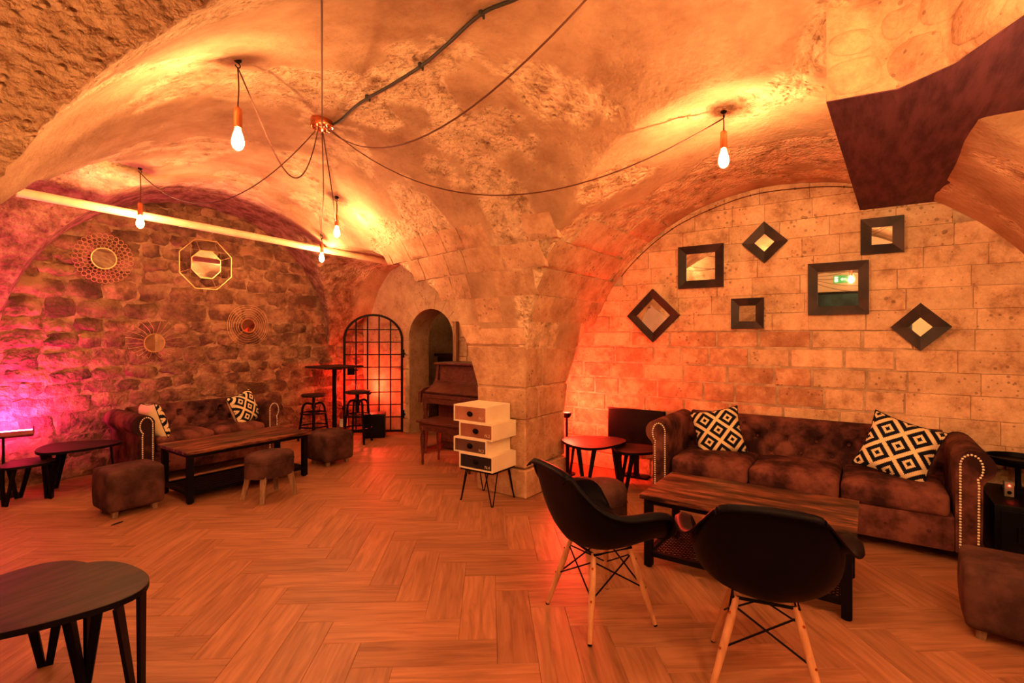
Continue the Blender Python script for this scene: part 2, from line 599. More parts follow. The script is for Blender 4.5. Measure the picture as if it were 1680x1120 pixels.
def rubble_stone(w, h, d, seed, parent, loc, rot):
    """an irregular stone, front towards local -y"""
    rnd = random.Random(seed)
    nu, nv = 4, 3
    P = []
    sx = rnd.uniform(-10, 10)
    for i in range(nu + 1):
        row = []
        for j in range(nv + 1):
            u, v = 2 * i / nu - 1, 2 * j / nv - 1
            # rounded outline
            ex = 1 - 0.13 * abs(v) ** 4
            ez = 1 - 0.16 * abs(u) ** 4
            x = u * w / 2 * ex + noise.noise(Vector((u * 1.4 + sx, v * 1.4, 1))) * 0.036
            z = v * h / 2 * ez + noise.noise(Vector((u * 1.4 + sx, v * 1.4, 5))) * 0.03
            e = max(abs(u), abs(v))
            y = -d * (1 - 0.8 * e ** 3) + noise.noise(Vector((u * 1.7 + sx, v * 1.7, 9))) * 0.016
            row.append((x, y, z))
        P.append(row)
    mb = MB()
    V = mb.grid(P)
    ring = [V[i][0] for i in range(nu + 1)] + [V[nu][j] for j in range(1, nv + 1)] + \
           [V[i][nv] for i in range(nu - 1, -1, -1)] + [V[0][j] for j in range(nv - 1, 0, -1)]
    bk = [mb.bm.verts.new((v.co.x * 1.02, 0.03, v.co.z * 1.02)) for v in ring]
    n = len(ring)
    for k in range(n):
        mb.bm.faces.new((ring[k], ring[(k + 1) % n], bk[(k + 1) % n], bk[k]))
    o = mb.build('stone', M['rubble'], parent, smooth=55)
    o.location = loc
    o.rotation_euler = rot
    return o

def rubble_wall():
    rnd = random.Random(21)
    z = 0.0
    k = 0
    while z < 3.0:
        h = rnd.uniform(0.12, 0.21) if z > 0.5 else rnd.uniform(0.18, 0.28)
        x = 0.75 + rnd.uniform(-.2, .1)
        while x < 5.3:
            w = h * rnd.uniform(1.1, 2.6)
            xc, zc = x + w / 2, z + h / 2
            if zc - h < ceil_z(xc, 6.5, False) and k < 330:
                rubble_stone(w - 0.016, h * rnd.uniform(.86, 1.05) - 0.010, rnd.uniform(0.008, 0.026), 100 + k, wall_left,
                             (xc, YL + 0.018, zc + rnd.uniform(-.012, .012)), (0, rnd.uniform(-.04, .04), 0))
                k += 1
            x += w
        z += h
    return k
rubble_wall()

def ashlar_block(name, wy, hz, parent, loc, mat, proud=0.02, ch=0.004, rnd=random):
    """block on the x = const wall, face towards -x"""
    y, z = wy / 2, hz / 2
    p = proud
    j = lambda: rnd.uniform(-.0025, .0025)
    f = [(-p + j(), -y + ch + j(), -z + ch + j()), (-p + j(), y - ch + j(), -z + ch + j()),
         (-p + j(), y - ch + j(), z - ch + j()), (-p + j(), -y + ch + j(), z - ch + j())]
    o_ = [(-p + ch * 1.5, -y, -z), (-p + ch * 1.5, y, -z), (-p + ch * 1.5, y, z), (-p + ch * 1.5, -y, z)]
    b = [(0.03, -y, -z), (0.03, y, -z), (0.03, y, z), (0.03, -y, z)]
    fs = [(0, 3, 2, 1)]
    for a in range(4):
        c = (a + 1) % 4
        fs.append((a, c, 4 + c, 4 + a))
        fs.append((4 + a, 4 + c, 8 + c, 8 + a))
    me = bpy.data.meshes.new(name)
    me.from_pydata(f + o_ + b, [], fs)
    me.materials.append(mat)
    o = bpy.data.objects.new(name, me)
    link(o, parent)
    o.location = loc
    return o

def ashlar_wall():
    rnd = random.Random(5)
    z = 0.0
    k = 0
    row = 0
    while z < 2.85:
        h = rnd.uniform(0.150, 0.180)
        y = YS + rnd.uniform(-.15, 0.05)
        low = z < 1.42
        while y < PY1 + .05:
            w = rnd.uniform(0.26, 0.46)
            if y + w > PY1 + .1: w = PY1 + .1 - y
            yc = y + w / 2
            if w > .08 and z < ceil_z(XR - .05, min(yc, 2.45), False) + .05 and k < 300:
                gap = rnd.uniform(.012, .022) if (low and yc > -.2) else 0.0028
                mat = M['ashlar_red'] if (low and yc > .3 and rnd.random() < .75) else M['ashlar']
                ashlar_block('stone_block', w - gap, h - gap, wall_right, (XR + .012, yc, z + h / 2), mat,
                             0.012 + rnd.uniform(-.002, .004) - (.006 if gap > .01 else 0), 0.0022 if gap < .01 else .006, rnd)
                k += 1
            y += w
        z += h
        row += 1
ashlar_wall()

# doorway wall: stone, with an arched opening and deep jambs
DY0, DY1, DSP, DTOP = 4.69, 5.56, 1.42, 1.83
def doorway_wall():
    mb = MB()
    bm = mb.bm
    n = 14
    arch = [(DY1, 0.0), (DY1, DSP)]
    for i in range(1, n):
        a = math.pi * i / n
        arch.append(((DY0 + DY1) / 2 + (DY1 - DY0) / 2 * math.cos(a), DSP + (DTOP - DSP) * math.sin(a)))
    arch += [(DY0, DSP), (DY0, 0.0)]
    ymax, ymin, top = YL + .1, PY1 + .05, 2.75
    def ring(x):
        inn = [bm.verts.new((x, y, z)) for y, z in arch]
        out = []
        for y, z in arch:
            if z <= DSP + 1e-6:
                out.append(bm.verts.new((x, ymax if y > 5.1 else ymin, z)))
            else:
                out.append(bm.verts.new((x, y, top)))
        out[1].co.z = DSP
        return inn, out
    for x in (XR2,):
        inn, out = ring(x)
        for k in range(len(inn) - 1):
            bm.faces.new((inn[k], inn[k + 1], out[k + 1], out[k]))
        a = bm.verts.new((x, ymax, top)); c = bm.verts.new((x, ymin, top))
        bm.faces.new((out[1], out[2], a)); bm.faces.new((out[-2], c, out[-3]))
        in2 = [bm.verts.new((x + .40, v.co.y, v.co.z)) for v in inn]
        for k in range(len(inn) - 1):
            bm.faces.new((inn[k], in2[k], in2[k + 1], inn[k + 1]))
    o = mb.build('wall_doorway', M['side_stone'], smooth=30)
    struct(o); o['label'] = 'plastered stone wall with an arched doorway beside the piano'
    return o
wall_door = doorway_wall()
# dressed stones around the doorway
rnd = random.Random(3)
zz = 0.0
while zz < 1.40:
    h = rnd.uniform(.19, .27)
    if zz + h > 1.40: h = 1.42 - zz
    for side in (0, 1):
        w = rnd.uniform(.2, .34)
        yc = DY1 + w / 2 + .002 if side else DY0 - w / 2 - .002
        ashlar_block('jamb_stone', w - .008, h - .008, wall_door, (XR2 - .002, yc, zz + h / 2), M['side_stone'], .012, .005, rnd)
    zz += h
cy, ry, rz = (DY0 + DY1) / 2, (DY1 - DY0) / 2, DTOP - DSP
NV = 9
for i in range(NV):
    mb = MB()
    ps = []
    for a in (math.pi * (i + .015) / NV, math.pi * (i + .5) / NV, math.pi * (i + .985) / NV):
        ps.append((a,))
    inner = [(cy + ry * math.cos(a), DSP + rz * math.sin(a)) for (a,) in ps]
    outer = [(cy + (ry + .2) * math.cos(a), DSP + (rz + .2) * math.sin(a)) for (a,) in ps]
    poly = inner + outer[::-1]
    T = Matrix(((0, 0, 1, 0), (1, 0, 0, 0), (0, 1, 0, 0), (0, 0, 0, 1)))
    mb.prism(poly, XR2 - .012, XR2 + .03, T)
    mb.build('arch_stone', M['side_stone'], wall_door)
# side return between the block wall and the doorway wall
wall_box('wall_return', (XR + .25, PY1 + .05, 0), (XR2 + .3, PY1 + .12, 3.1), M['side_stone'], 'short stone return behind the pillar')
# room glimpsed through the doorway
wall_box('wall_far', (7.3, 3.4, 0), (7.5, 7.2, 2.4), M['side_stone'], 'stone wall of the room beyond the doorway')
wall_box('wall_far_left', (5.8, 6.4, 0), (7.5, 6.6, 2.4), M['side_stone'], 'left side wall of the room beyond the doorway')
wall_box('wall_far_right', (5.8, 3.4, 0), (7.5, 3.6, 2.4), M['side_stone'], 'right side wall of the room beyond the doorway')
o = wall_box('ceiling_far', (5.6, 3.4, 2.3), (7.5, 6.6, 2.45), M['side_stone'], 'low ceiling of the room beyond the doorway')

# ---------------------------------------------------------------- pillar of stone courses
pillar = wall_box('pillar', (PX0 + .03, PY0 + .03, 0), (PX1 - .03, PY1 - .03, .95), M['mortar'], 'square stone pillar that carries the vaults')
def hexa(name, pts8, parent, mat, sub=5, amp=.007, seed=0):
    """block from 8 corner points (bottom 4, top 4), worn faces"""
    mb = MB()
    v = [mb.bm.verts.new(p) for p in pts8]
    for f in ((3, 2, 1, 0), (4, 5, 6, 7), (0, 1, 5, 4), (1, 2, 6, 5), (2, 3, 7, 6), (3, 0, 4, 7)):
        mb.bm.faces.new([v[i] for i in f])
    bmesh.ops.bevel(mb.bm, geom=list(mb.bm.edges), offset=.012, segments=1, affect='EDGES')
    o = mb.build(name, mat, parent)
    return o
def y_arch(z):
    t = [(b, a) for a, b in TAB_P[:6]]
    return PY1 if z < .93 else lerp_table(t, z)
def x_arch(z):
    t = [(b, a) for a, b in TAB_X2]
    return PX1 if z < .84 else lerp_table(t, z)
courses = [0.0, .255, .69, .975, 1.355, 1.555]
e = .012
for i, (z0, z1) in enumerate(zip(courses, courses[1:])):
    g = .005
    z0 += g if i else 0
    z1 -= g
    y0, y1 = y_arch(z0), y_arch(z1)
    x0, x1 = x_arch(z0), x_arch(z1)
    wob_ = [0.02, 0.0, .004, -.002, .0][i]
    c0, c1 = PX0 - e - wob_, PY0 - e - wob_
    xs = [3.98, 4.06, 3.95, 4.04, 4.0][i]
    hexa('stone_block', [(c0, c1, z0), (xs, c1, z0), (xs, y0, z0), (c0, y0, z0),
                         (c0, c1, z1), (xs, c1, z1), (xs, y1, z1), (c0, y1, z1)], pillar, M['pillar_stone'])
    hexa('stone_block', [(xs + g, c1, z0), (x0, c1, z0), (x0, 2.85, z0), (xs + g, 2.85, z0),
                         (xs + g, c1, z1), (x1, c1, z1), (x1, 2.85, z1), (xs + g, 2.85, z1)], pillar, M['pillar_stone'])
    if i < 3:
        hexa('stone_block', [(xs + g, 2.86, z0), (PX1, 2.86, z0), (PX1, PY1, z0), (xs + g, PY1, z0),
                             (xs + g, 2.86, z1), (PX1, 2.86, z1), (PX1, PY1, z1), (xs + g, PY1, z1)], pillar, M['pillar_stone'])

# springer stones: worn blocks that sit proud of the vault surface
def surface_stone(name, corners, parent, mat, proud=.012, n=5, seed=0):
    """corners: four (x, y) on the vault, makes a slab that follows the surface"""
    mb = MB()
    P = []
    for i in range(n + 1):
        row = []
        for j in range(n + 1):
            u, v = i / n, j / n
            x = (corners[0][0] * (1 - u) + corners[1][0] * u) * (1 - v) + (corners[3][0] * (1 - u) + corners[2][0] * u) * v
            y = (corners[0][1] * (1 - u) + corners[1][1] * u) * (1 - v) + (corners[3][1] * (1 - u) + corners[2][1] * u) * v
            x += noise.noise(Vector((x * 6, y * 6, seed))) * .02
            y += noise.noise(Vector((x * 6, y * 6, seed + 4))) * .02
            edge = i in (0, n) or j in (0, n)
            z = ceil_z(x, y) - proud * (0.55 if edge else 1.0) + noise.noise(Vector((x * 9, y * 9, seed))) * .006
            row.append((x, y, z))
        P.append(row)
    V = mb.grid(P)
    ring = [V[i][0] for i in range(n + 1)] + [V[n][j] for j in range(1, n + 1)] + \
           [V[i][n] for i in range(n - 1, -1, -1)] + [V[0][j] for j in range(n - 1, 0, -1)]
    bk = [mb.bm.verts.new((v.co.x, v.co.y, v.co.z + .05)) for v in ring]
    m_ = len(ring)
    for k in range(m_):
        mb.bm.faces.new((ring[k], ring[(k + 1) % m_], bk[(k + 1) % m_], bk[k]))
    return mb.build(name, mat, parent, smooth=50)

def web_stone(axis, a0, a1, z0, z1, proud=.014, n=5, seed=0):
    """stone on a steep web. axis 'x': web of the left bay, spans y a0..a1; axis 'y': web of the right bay, spans x a0..a1"""
    mb = MB()
    P = []
    for i in range(n + 1):
        row = []
        for j in range(n + 1):
            u, v = i / n, j / n
            a = a0 + (a1 - a0) * u + noise.noise(Vector((u * 2, v * 2, seed))) * .014
            z = z0 + (z1 - z0) * v + noise.noise(Vector((u * 2, v * 2, seed + 7))) * .012
            edge = i in (0, n) or j in (0, n)
            pr = proud * (.35 if edge else 1) + noise.noise(Vector((a * 8, z * 8, seed))) * .006
            if axis == 'x':
                c = cx(a)
                x = c + 1.76 * math.sqrt(max(0, 1 - ((z - 1.25) / 1.75) ** 2))
                row.append((x - pr + wob(x, a), a, z))
            else:
                y = .652 + 1.853 * math.sqrt(max(0, 1 - ((z - 1.152) / 1.638) ** 2))
                row.append((a, y - pr + wob(a, y), z))
        P.append(row)
    V = mb.grid(P)
    ring = [V[i][0] for i in range(n + 1)] + [V[n][j] for j in range(1, n + 1)] + \
           [V[i][n] for i in range(n - 1, -1, -1)] + [V[0][j] for j in range(n - 1, 0, -1)]
    off = Vector((.05, 0, 0)) if axis == 'x' else Vector((0, .05, 0))
    bk = [mb.bm.verts.new(v.co + off) for v in ring]
    m_ = len(ring)
    for k in range(m_):
        mb.bm.faces.new((ring[k], ring[(k + 1) % m_], bk[(k + 1) % m_], bk[k]))
    return mb.build('vault_stone', M['pillar_stone'], bpy.data.objects['ceiling'], smooth=50)

def inv(tab, z):
    return lerp_table([(b, a) for a, b in tab], z)
rnd = random.Random(8)
rows = [1.57, 1.80, 2.02, 2.22, 2.40, 2.54]
k = 0
for z0, z1 in zip(rows, rows[1:]):
    zm = (z0 + z1) / 2
    yg = .652 + 1.853 * math.sqrt(1 - ((zm - 1.152) / 1.638) ** 2)
    ye = inv(TAB_P[:9], zm)
    a = yg + .03
    if z0 < 2.3:
        while a < ye - .12:
            w = min(rnd.uniform(.26, .44), ye - .05 - a)
            if rnd.random() < .85:
                web_stone('x', a + .005, a + w - .005, z0 + .004, z1 - .004, rnd.uniform(.006, .014), seed=k)
            k += 1
            a += w
    xg = cx(yg) + 1.76 * math.sqrt(1 - ((zm - 1.25) / 1.75) ** 2)
    a = max(xg + .04, PX0 - .05) if z0 < 1.7 else xg + .04
    xe = 5.06 if zm > 1.68 else inv(TAB_X2, zm) - .03
    while a < xe - .1:
        w = min(rnd.uniform(.24, .46), xe - a)
        if rnd.random() < .8:
            web_stone('y', a + .005, a + w - .005, z0 + .004, z1 - .004, rnd.uniform(.004, .012), seed=k)
        k += 1
        a += w
# ---------------------------------------------------------------- herringbone floor
def plank_material():
    m, nt, b = MATN('herringbone_plank')
    L = nt.links.new
    tc = N(nt, 'ShaderNodeTexCoord')
    oi = N(nt, 'ShaderNodeObjectInfo')
    cb = N(nt, 'ShaderNodeCombineXYZ')
    for i in range(3): L(oi.outputs['Random'], cb.inputs[i])
    sc = N(nt, 'ShaderNodeVectorMath', operation='SCALE'); sc.inputs['Scale'].default_value = 61
    L(cb.outputs[0], sc.inputs[0])
    ad = N(nt, 'ShaderNodeVectorMath', operation='ADD')
    L(tc.outputs['Object'], ad.inputs[0]); L(sc.outputs[0], ad.inputs[1])
    mp = N(nt, 'ShaderNodeMapping'); mp.inputs['Scale'].default_value = (1.3, 14, 14)
    L(ad.outputs[0], mp.inputs[0])
    n1 = N(nt, 'ShaderNodeTexNoise'); n1.inputs['Scale'].default_value = 2.2; n1.inputs['Detail'].default_value = 6
    n1.inputs['Distortion'].default_value = 0.8
    L(mp.outputs[0], n1.inputs['Vector'])
    rp = ramp(nt, [(0.28, (0.24, 0.10, 0.054)), (0.48, (0.35, 0.155, 0.085)), (0.7, (0.45, 0.215, 0.122))], n1.outputs['Fac'])
    hs = N(nt, 'ShaderNodeHueSaturation')
    mr = N(nt, 'ShaderNodeMapRange'); mr.inputs[3].default_value = 0.86; mr.inputs[4].default_value = 1.14
    L(oi.outputs['Random'], mr.inputs[0]); L(mr.outputs[0], hs.inputs['Value']); L(rp.outputs[0], hs.inputs['Color'])
    L(hs.outputs[0], b.inputs['Base Color'])
    b.inputs['Roughness'].default_value = 0.46
    b.inputs['Specular IOR Level'].default_value = 0.35
    bp = N(nt, 'ShaderNodeBump'); bp.inputs['Strength'].default_value = 0.12; bp.inputs['Distance'].default_value = 0.003
    L(n1.outputs['Fac'], bp.inputs['Height']); L(bp.outputs[0], b.inputs['Normal'])
    return m
M['plank'] = plank_material()
floor = wall_box('floor', (-2.9, -1.5, -.12), (7.6, 7.3, -.012), simple('floor_joint', (0.10, 0.045, 0.025), .8),
                 'warm brown herringbone plank floor')
def herringbone():
    Lp, w = 0.641, 0.183
    e1 = YAW + math.atan(37 / 830.0)                 # direction the long planks run
    d1 = Vector((math.cos(e1), math.sin(e1)))        # away from the camera
    r1 = Vector((math.sin(e1), -math.cos(e1)))       # to the right
    def floor_pt(px, py):
        t = EYE * FPX / (py - 550)
        u = (px - 840) / FPX
        d = Vector((math.cos(YAW), math.sin(YAW))); r = Vector((math.sin(YAW), -math.cos(YAW)))
        return (d + r * u) * t
    o = floor_pt(816, 1088.6)
    oa, ob = o.dot(r1), o.dot(d1)
    g = 0.0011
    mb = MB()
    mb.box((0, 0, -.006), (Lp - g, w - g, .012))
    es = [e_ for e_ in mb.bm.edges if all(v.co.z > -.001 for v in e_.verts)]
    bmesh.ops.bevel(mb.bm, geom=es, offset=.0016, segments=1, affect='EDGES')
    base = mb.build('plank_shape', M['plank'])
    me = base.data
    bpy.data.objects.remove(base)
    cand = []
    d = Vector((math.cos(YAW), math.sin(YAW))); r = Vector((math.sin(YAW), -math.cos(YAW)))
    for k in range(-70, 90):
        for m in range(-18, 22):
            a0, b0 = oa - k * w - m * Lp, ob + k * w - m * Lp
            for kind in (0, 1):
                if kind == 0:
                    ca, cb_ = a0 - Lp / 2, b0 + w / 2
                    ang = e1 - math.pi / 2
                else:
                    ca, cb_ = a0 + w / 2, b0 + Lp / 2
                    ang = e1
                p = r1 * ca + d1 * cb_
                if not (-2.9 < p.x < 5.55 and -1.4 < p.y < 6.75):
                    if not (5.5 < p.x < 7.4 and 3.5 < p.y < 6.5):
                        continue
                t = p.dot(d); lat = p.dot(r)
                vis = t > 1.55 and abs(lat) < t * 1.03 + .35
                cand.append((0 if vis else 1, t, p.x, p.y, ang))
    cand.sort()
    one, rest = cand[:300], cand[300:]
    for v, t, x, y, a in one:
        share('plank', me, floor, (x, y, 0.0), (0, 0, a))
    vs, fs = [], []
    for v, t, x, y, a in rest:
        n0 = len(vs)
        for sx, sy in ((-1, -1), (1, -1), (1, 1), (-1, 1)):
            q_ = rot2(sx * (Lp - g) / 2, sy * (w - g) / 2, a)
            vs.append((x + q_[0], y + q_[1], 0))
        for sx, sy in ((-1, -1), (1, -1), (1, 1), (-1, 1)):
            q_ = rot2(sx * (Lp - g) / 2, sy * (w - g) / 2, a)
            vs.append((x + q_[0], y + q_[1], -.012))
        fs += [(n0, n0 + 1, n0 + 2, n0 + 3)] + [(n0 + i, n0 + 4 + i, n0 + 4 + (i + 1) % 4, n0 + (i + 1) % 4) for i in range(4)]
    m2 = bpy.data.meshes.new('more_planks')
    m2.from_pydata(vs, [], fs)
    m2.materials.append(M['plank'])
    o2 = bpy.data.objects.new('more_planks', m2)
    link(o2, floor)
    o2['kind'] = 'stuff'
herringbone()

# ---------------------------------------------------------------- boxed-in stair that cuts through the vault at the right
def stair_box():
    zb = 2.484
    under = noisy('dark_shaded_soffit', (0.075, 0.028, 0.05), (0.15, 0.055, 0.085), 3, 0.75, 0.6, 9, stretch=(0.9, 5, 5), spec=.15, bdist=.01)  # shade under the stair is put into this dark board colour
    t = thing('stair_soffit', 'boxed underside of a stair with a rough stone face jutting from the vault', 'soffit', (3.9, -.2, zb))
    # plan outline of the block (front face follows the bend seen from below)
    plan = [(2.64, .155), (2.675, -.10), (2.55, -.27), (2.28, -.42), (1.9, -.62), (1.9, -1.1), (5.09, -1.1), (5.09, .06)]
    mb = MB()
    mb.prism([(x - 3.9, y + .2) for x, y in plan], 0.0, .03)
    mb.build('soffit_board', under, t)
    mb = MB()
    pl = [(x - 3.9 + (.01 if x > 3 else .008), y + .2 - .004) for x, y in plan]
    mb.prism(pl, .03, .6)
    mb.build('stone_core', M['mortar'], t)
    # rubble stones of the lit face
    rnd = random.Random(11)
    path = [Vector(p) for p in plan[:6]]
    seg = [(path[i + 1] - path[i]).length for i in range(len(path) - 1)]
    tot = sum(seg)
    def at(sv):
        for i, l in enumerate(seg):
            if sv <= l or i == len(seg) - 1:
                f = min(max(sv / l, 0), 1)
                dr = (path[i + 1] - path[i]).normalized()
                return path[i] + (path[i + 1] - path[i]) * f, dr
            sv -= l
    # worn face of the masonry, a finely broken sheet that wraps the outer edge
    def pt(sv, zz, out):
        p, dr = at(sv)
        nrm = Vector((dr.y, -dr.x))
        if nrm.x > 0: nrm = -nrm
        return (p.x - 3.9 + nrm.x * out, p.y + .2 + nrm.y * out, zz)
    def relief(sv, zz):
        q_ = Vector((sv * 5, zz * 5, 2.2))
        return .012 + .014 * noise.noise(q_) + .008 * noise.noise(q_ * 2.6) + .004 * noise.noise(q_ * 6)
    ns, nz = 90, 34
    P = []
    for i in range(ns + 1):
        sv = tot * i / ns
        row = [pt(sv, .004, 0)]
        for j in range(nz + 1):
            zz = .006 + .5 * j / nz
            row.append(pt(sv, zz, relief(sv, zz) * min(1, (j + 1) / 2)))
        P.append(row)
    mb = MB(); mb.grid(P)
    mb.build('stone_face', M['pillar_stone'], t, smooth=60)
    # larger stones that stand out of the face: (centre along, centre up, half width, half height)
    for k, (s0, z0, hw, hh) in enumerate([(.10, .09, .10, .075), (.09, .235, .085, .055), (.27, .27, .075, .06), (.33, .10, .11, .08), (.46, .26, .10, .09),
                                          (.60, .12, .12, .09), (.70, .30, .11, .08), (.88, .16, .13, .11), (1.1, .28, .12, .1)]):
        mb = MB()
        rings = []
        for f_, o_ in ((1.0, .002), (.94, .014), (.6, .020), (.02, .022)):
            ring = []
            for q in range(16):
                a_ = 2 * math.pi * q / 16
                wv = 1 + .16 * noise.noise(Vector((math.cos(a_), math.sin(a_), k * 3.1)))
                sv = s0 + hw * f_ * wv * math.copysign(abs(math.cos(a_)) ** .75, math.cos(a_))
                zz = z0 + hh * f_ * wv * math.copysign(abs(math.sin(a_)) ** .75, math.sin(a_))
                ring.append(pt(min(max(sv, 0), tot), max(zz, .004), relief(sv, zz) + o_ * .6))
            rings.append(ring)
        mb.grid(rings, closed_v=True)
        mb.build('face_stone', M['pillar_stone'], t, smooth=60)
    return t
stair_box()
# ---------------------------------------------------------------- spider pendant lamp: copper canopy, cords, filament bulbs
def sag_curve(a, b, sag, n=22, skew=0.0):
    a, b = Vector(a), Vector(b)
    out = []
    for i in range(n + 1):
        s = i / n
        f = 4 * s * (1 - s)
        p = a.lerp(b, s)
        p.z -= sag * f * (1 + skew * (0.5 - s))
        out.append(p)
    return out

def smooth_path(pts, n=6):
    """Catmull-Rom"""
    P = [Vector(p) for p in pts]
    out = []
    for i in range(len(P) - 1):
        p0, p1, p2, p3 = P[max(i - 1, 0)], P[i], P[i + 1], P[min(i + 2, len(P) - 1)]
        for k in range(n):
            t = k / n
            out.append(0.5 * ((2 * p1) + (p2 - p0) * t + (2 * p0 - 5 * p1 + 4 * p2 - p3) * t * t + (3 * p1 - p0 - 3 * p2 + p3) * t ** 3))
    out.append(P[-1])
    return out

HUBX, HUBY = 2.19, 3.22
HUBZ = ceil_z(HUBX, HUBY)
def socket_mesh():
    mb = MB()
    mb.lathe([(0.004, .115), (0.010, .11), (0.019, .10), (0.0205, .05), (0.021, 0.002), (.016, 0)], 14)
    o = mb.build('lamp_socket', M['copper'], smooth=40)
    me = o.data; bpy.data.objects.remove(o)
    return me
def bulb_mesh():
    mb = MB()
    mb.lathe([(0.013, .002), (0.016, -.012), (.024, -.035), (.030, -.062), (.030, -.082), (.022, -.102), (.008, -.112), (.001, -.113)], 14)
    o = mb.build('bulb', M['bulb'], smooth=80)
    me = o.data; bpy.data.objects.remove(o)
    return me
def filament_mesh():
    mb = MB()
    mb.lathe([(.006, -.030), (.008, -.036), (.008, -.080), (.006, -.086)], 8)
    o = mb.build('filament', M['filament'])
    me = o.data; bpy.data.objects.remove(o)
    return me
def hook_mesh():
    mb = MB()
    mb.lathe([(0.018, .03), (.018, 0), (.012, -.006)], 10)
    pts = [(0, 0, -.005)] + [(.012 * math.sin(a), 0, -.022 - .012 * math.cos(a) * -1 - .0) for a in [R(d) for d in range(0, 300, 30)]]
    mb.tube(pts, .003, 6)
    o = mb.build('ceiling_hook', M['iron'], smooth=40)
    me = o.data; bpy.data.objects.remove(o)
    return me
SOCK, BULB, HOOK, FILA = socket_mesh(), bulb_mesh(), hook_mesh(), filament_mesh()

def hang_bulb(root, base, x, y, z_bulb):
    """socket with bulb; z_bulb = height of the bulb's middle. Coordinates relative to base"""
    zt = z_bulb + .06
    s = share('lamp_socket', SOCK, root, (x - base[0], y - base[1], zt - base[2]))
    share('bulb', BULB, s)
    share('filament', FILA, s)
    return zt + .112

def spider(name, label, hub, drops, canopy=True):
    t = thing(name, label, 'pendant lamp', hub)
    B = Vector(hub)
    mb = MB()
    mb.lathe([(.02, .02), (.072, .02), (.078, .012), (.078, -.040), (.074, -.047), (.01, -.047)], 28)
    c = mb.build('ceiling_canopy', M['copper'], t, smooth=40)
    mb = MB()
    for k in range(10):
        a = 2 * math.pi * k / 10
        mb.lathe([(.010, -.046), (.010, -.06), (.006, -.064)], 8, (.056 * math.cos(a), .056 * math.sin(a), 0))
    mb.build('cord_grip', M['copper'], c, smooth=40)
    for d in drops:
        hx, hy = d['hook']
        hz = ceil_z(hx, hy) - .004
        share('ceiling_hook', HOOK, t, (hx - B.x, hy - B.y, hz - B.z))
        top = hang_bulb(t, B, hx + d.get('dx', 0), hy + d.get('dy', 0), d['bulb'])
        hang = Vector((hx, hy, hz - .035))
        dirv = Vector((hx - B.x, hy - B.y, 0)).normalized()
        st = B + dirv * .056 + Vector((0, 0, -.058))
        if 'via' in d:
            pts = smooth_path([st] + d['via'] + [hang], 8)
        else:
            pts = sag_curve(st, hang, d['sag'], 24, d.get('skew', 0))
        pts = pts + smooth_path([hang, hang.lerp(Vector((hx + d.get('dx', 0), hy + d.get('dy', 0), top)), .5) + Vector((.004, 0, 0)),
                                 Vector((hx + d.get('dx', 0), hy + d.get('dy', 0), top - .004))], 4)[1:]
        mb = MB()
        mb.tube([p - B for p in pts], .0042, 6)
        mb.build('cord', M['cord'], t, smooth=60)
    return t

drops = [
    dict(hook=(1.315, 2.655), bulb=2.455, sag=.42, skew=1.0),
    dict(hook=(1.735, 5.19), bulb=2.435, sag=.38, skew=-.2),
    dict(hook=(3.09, 4.30), bulb=2.47, via=[Vector((2.62, 3.72, 2.70)), Vector((3.0, 4.2, 2.585)), Vector((3.06, 4.26, 2.585))]),
    dict(hook=(3.60, 5.30), bulb=2.37, via=[Vector((2.70, 3.95, 2.66)), Vector((3.35, 4.95, 2.52))]),
    dict(hook=(3.19, 0.707), bulb=2.50, sag=.47, skew=.25),
    dict(hook=(1.46, 0.24), bulb=2.46, sag=.44, skew=.2),
    dict(hook=(0.16, 0.24), bulb=2.36, sag=.12),
]
spider('spider_pendant_lamp', 'copper canopy on the vault with long brown cords and bare glowing bulbs', (HUBX, HUBY, HUBZ), drops)
spider('spider_pendant_lamp', 'added unseen cord lamp with bare fill bulbs behind the camera', (-1.5, 1.2, ceil_z(-1.5, 1.2)),  # added fill bulbs, out of view, to brighten walls, floor and mirrors
       [dict(hook=(-1.3, -.65), bulb=2.0, sag=.2), dict(hook=(-.05, 4.35), bulb=2.1, sag=.3), dict(hook=(1.30, -.55), bulb=2.24, sag=.3), dict(hook=(.65, -.80), bulb=2.0, sag=.3), dict(hook=(2.10, -.85), bulb=1.95, sag=.3)])

# black electric cable clipped along the vault
def ceiling_cable():
    pix = [(547, 207), (560, 196), (578, 178), (603, 160), (640, 140), (690, 108), (735, 70), (790, 22), (850, -5), (905, -40)]
    d = Vector((math.cos(YAW), math.sin(YAW))); r = Vector((math.sin(YAW), -math.cos(YAW)))
    pts = []
    for px, py in pix:
        u, v = (px - 840) / FPX, (550 - py) / FPX
        # march up the sight line to the vault
        tt = 0.8
        while tt < 6:
            p = (d + r * u) * tt
            if EYE + v * tt > ceil_z(p.x, p.y) - .012: break
            tt += .01
        pts.append(Vector((p.x, p.y, ceil_z(p.x, p.y) - .012)))
    pts[0] = Vector((HUBX + .06, HUBY - .03, HUBZ - .02))
    t = thing('ceiling_cable', 'thick black electric cable clipped along the plaster vault', 'cable', pts[4])
    B = Vector(pts[4])
    sm = smooth_path(pts, 6)
    sm = [Vector((p.x, p.y, min(p.z, ceil_z(p.x, p.y) - .008))) for p in sm]
    mb = MB(); mb.tube([p - B for p in sm], .0095, 8)
    mb.build('cable', M['cable'], t, smooth=60)
    for i in (3, 5, 7):
        p = pts[i] - B
        mb = MB()
        mb.box((0, 0, .006), (.03, .018, .028), bev=.004)
        mb.lathe([(.006, -.016), (.006, .02)], 8, (.017, 0, 0))
        o = mb.build('cable_clip', M['cable'], t, smooth=40)
        o.location = p
    return t
ceiling_cable()

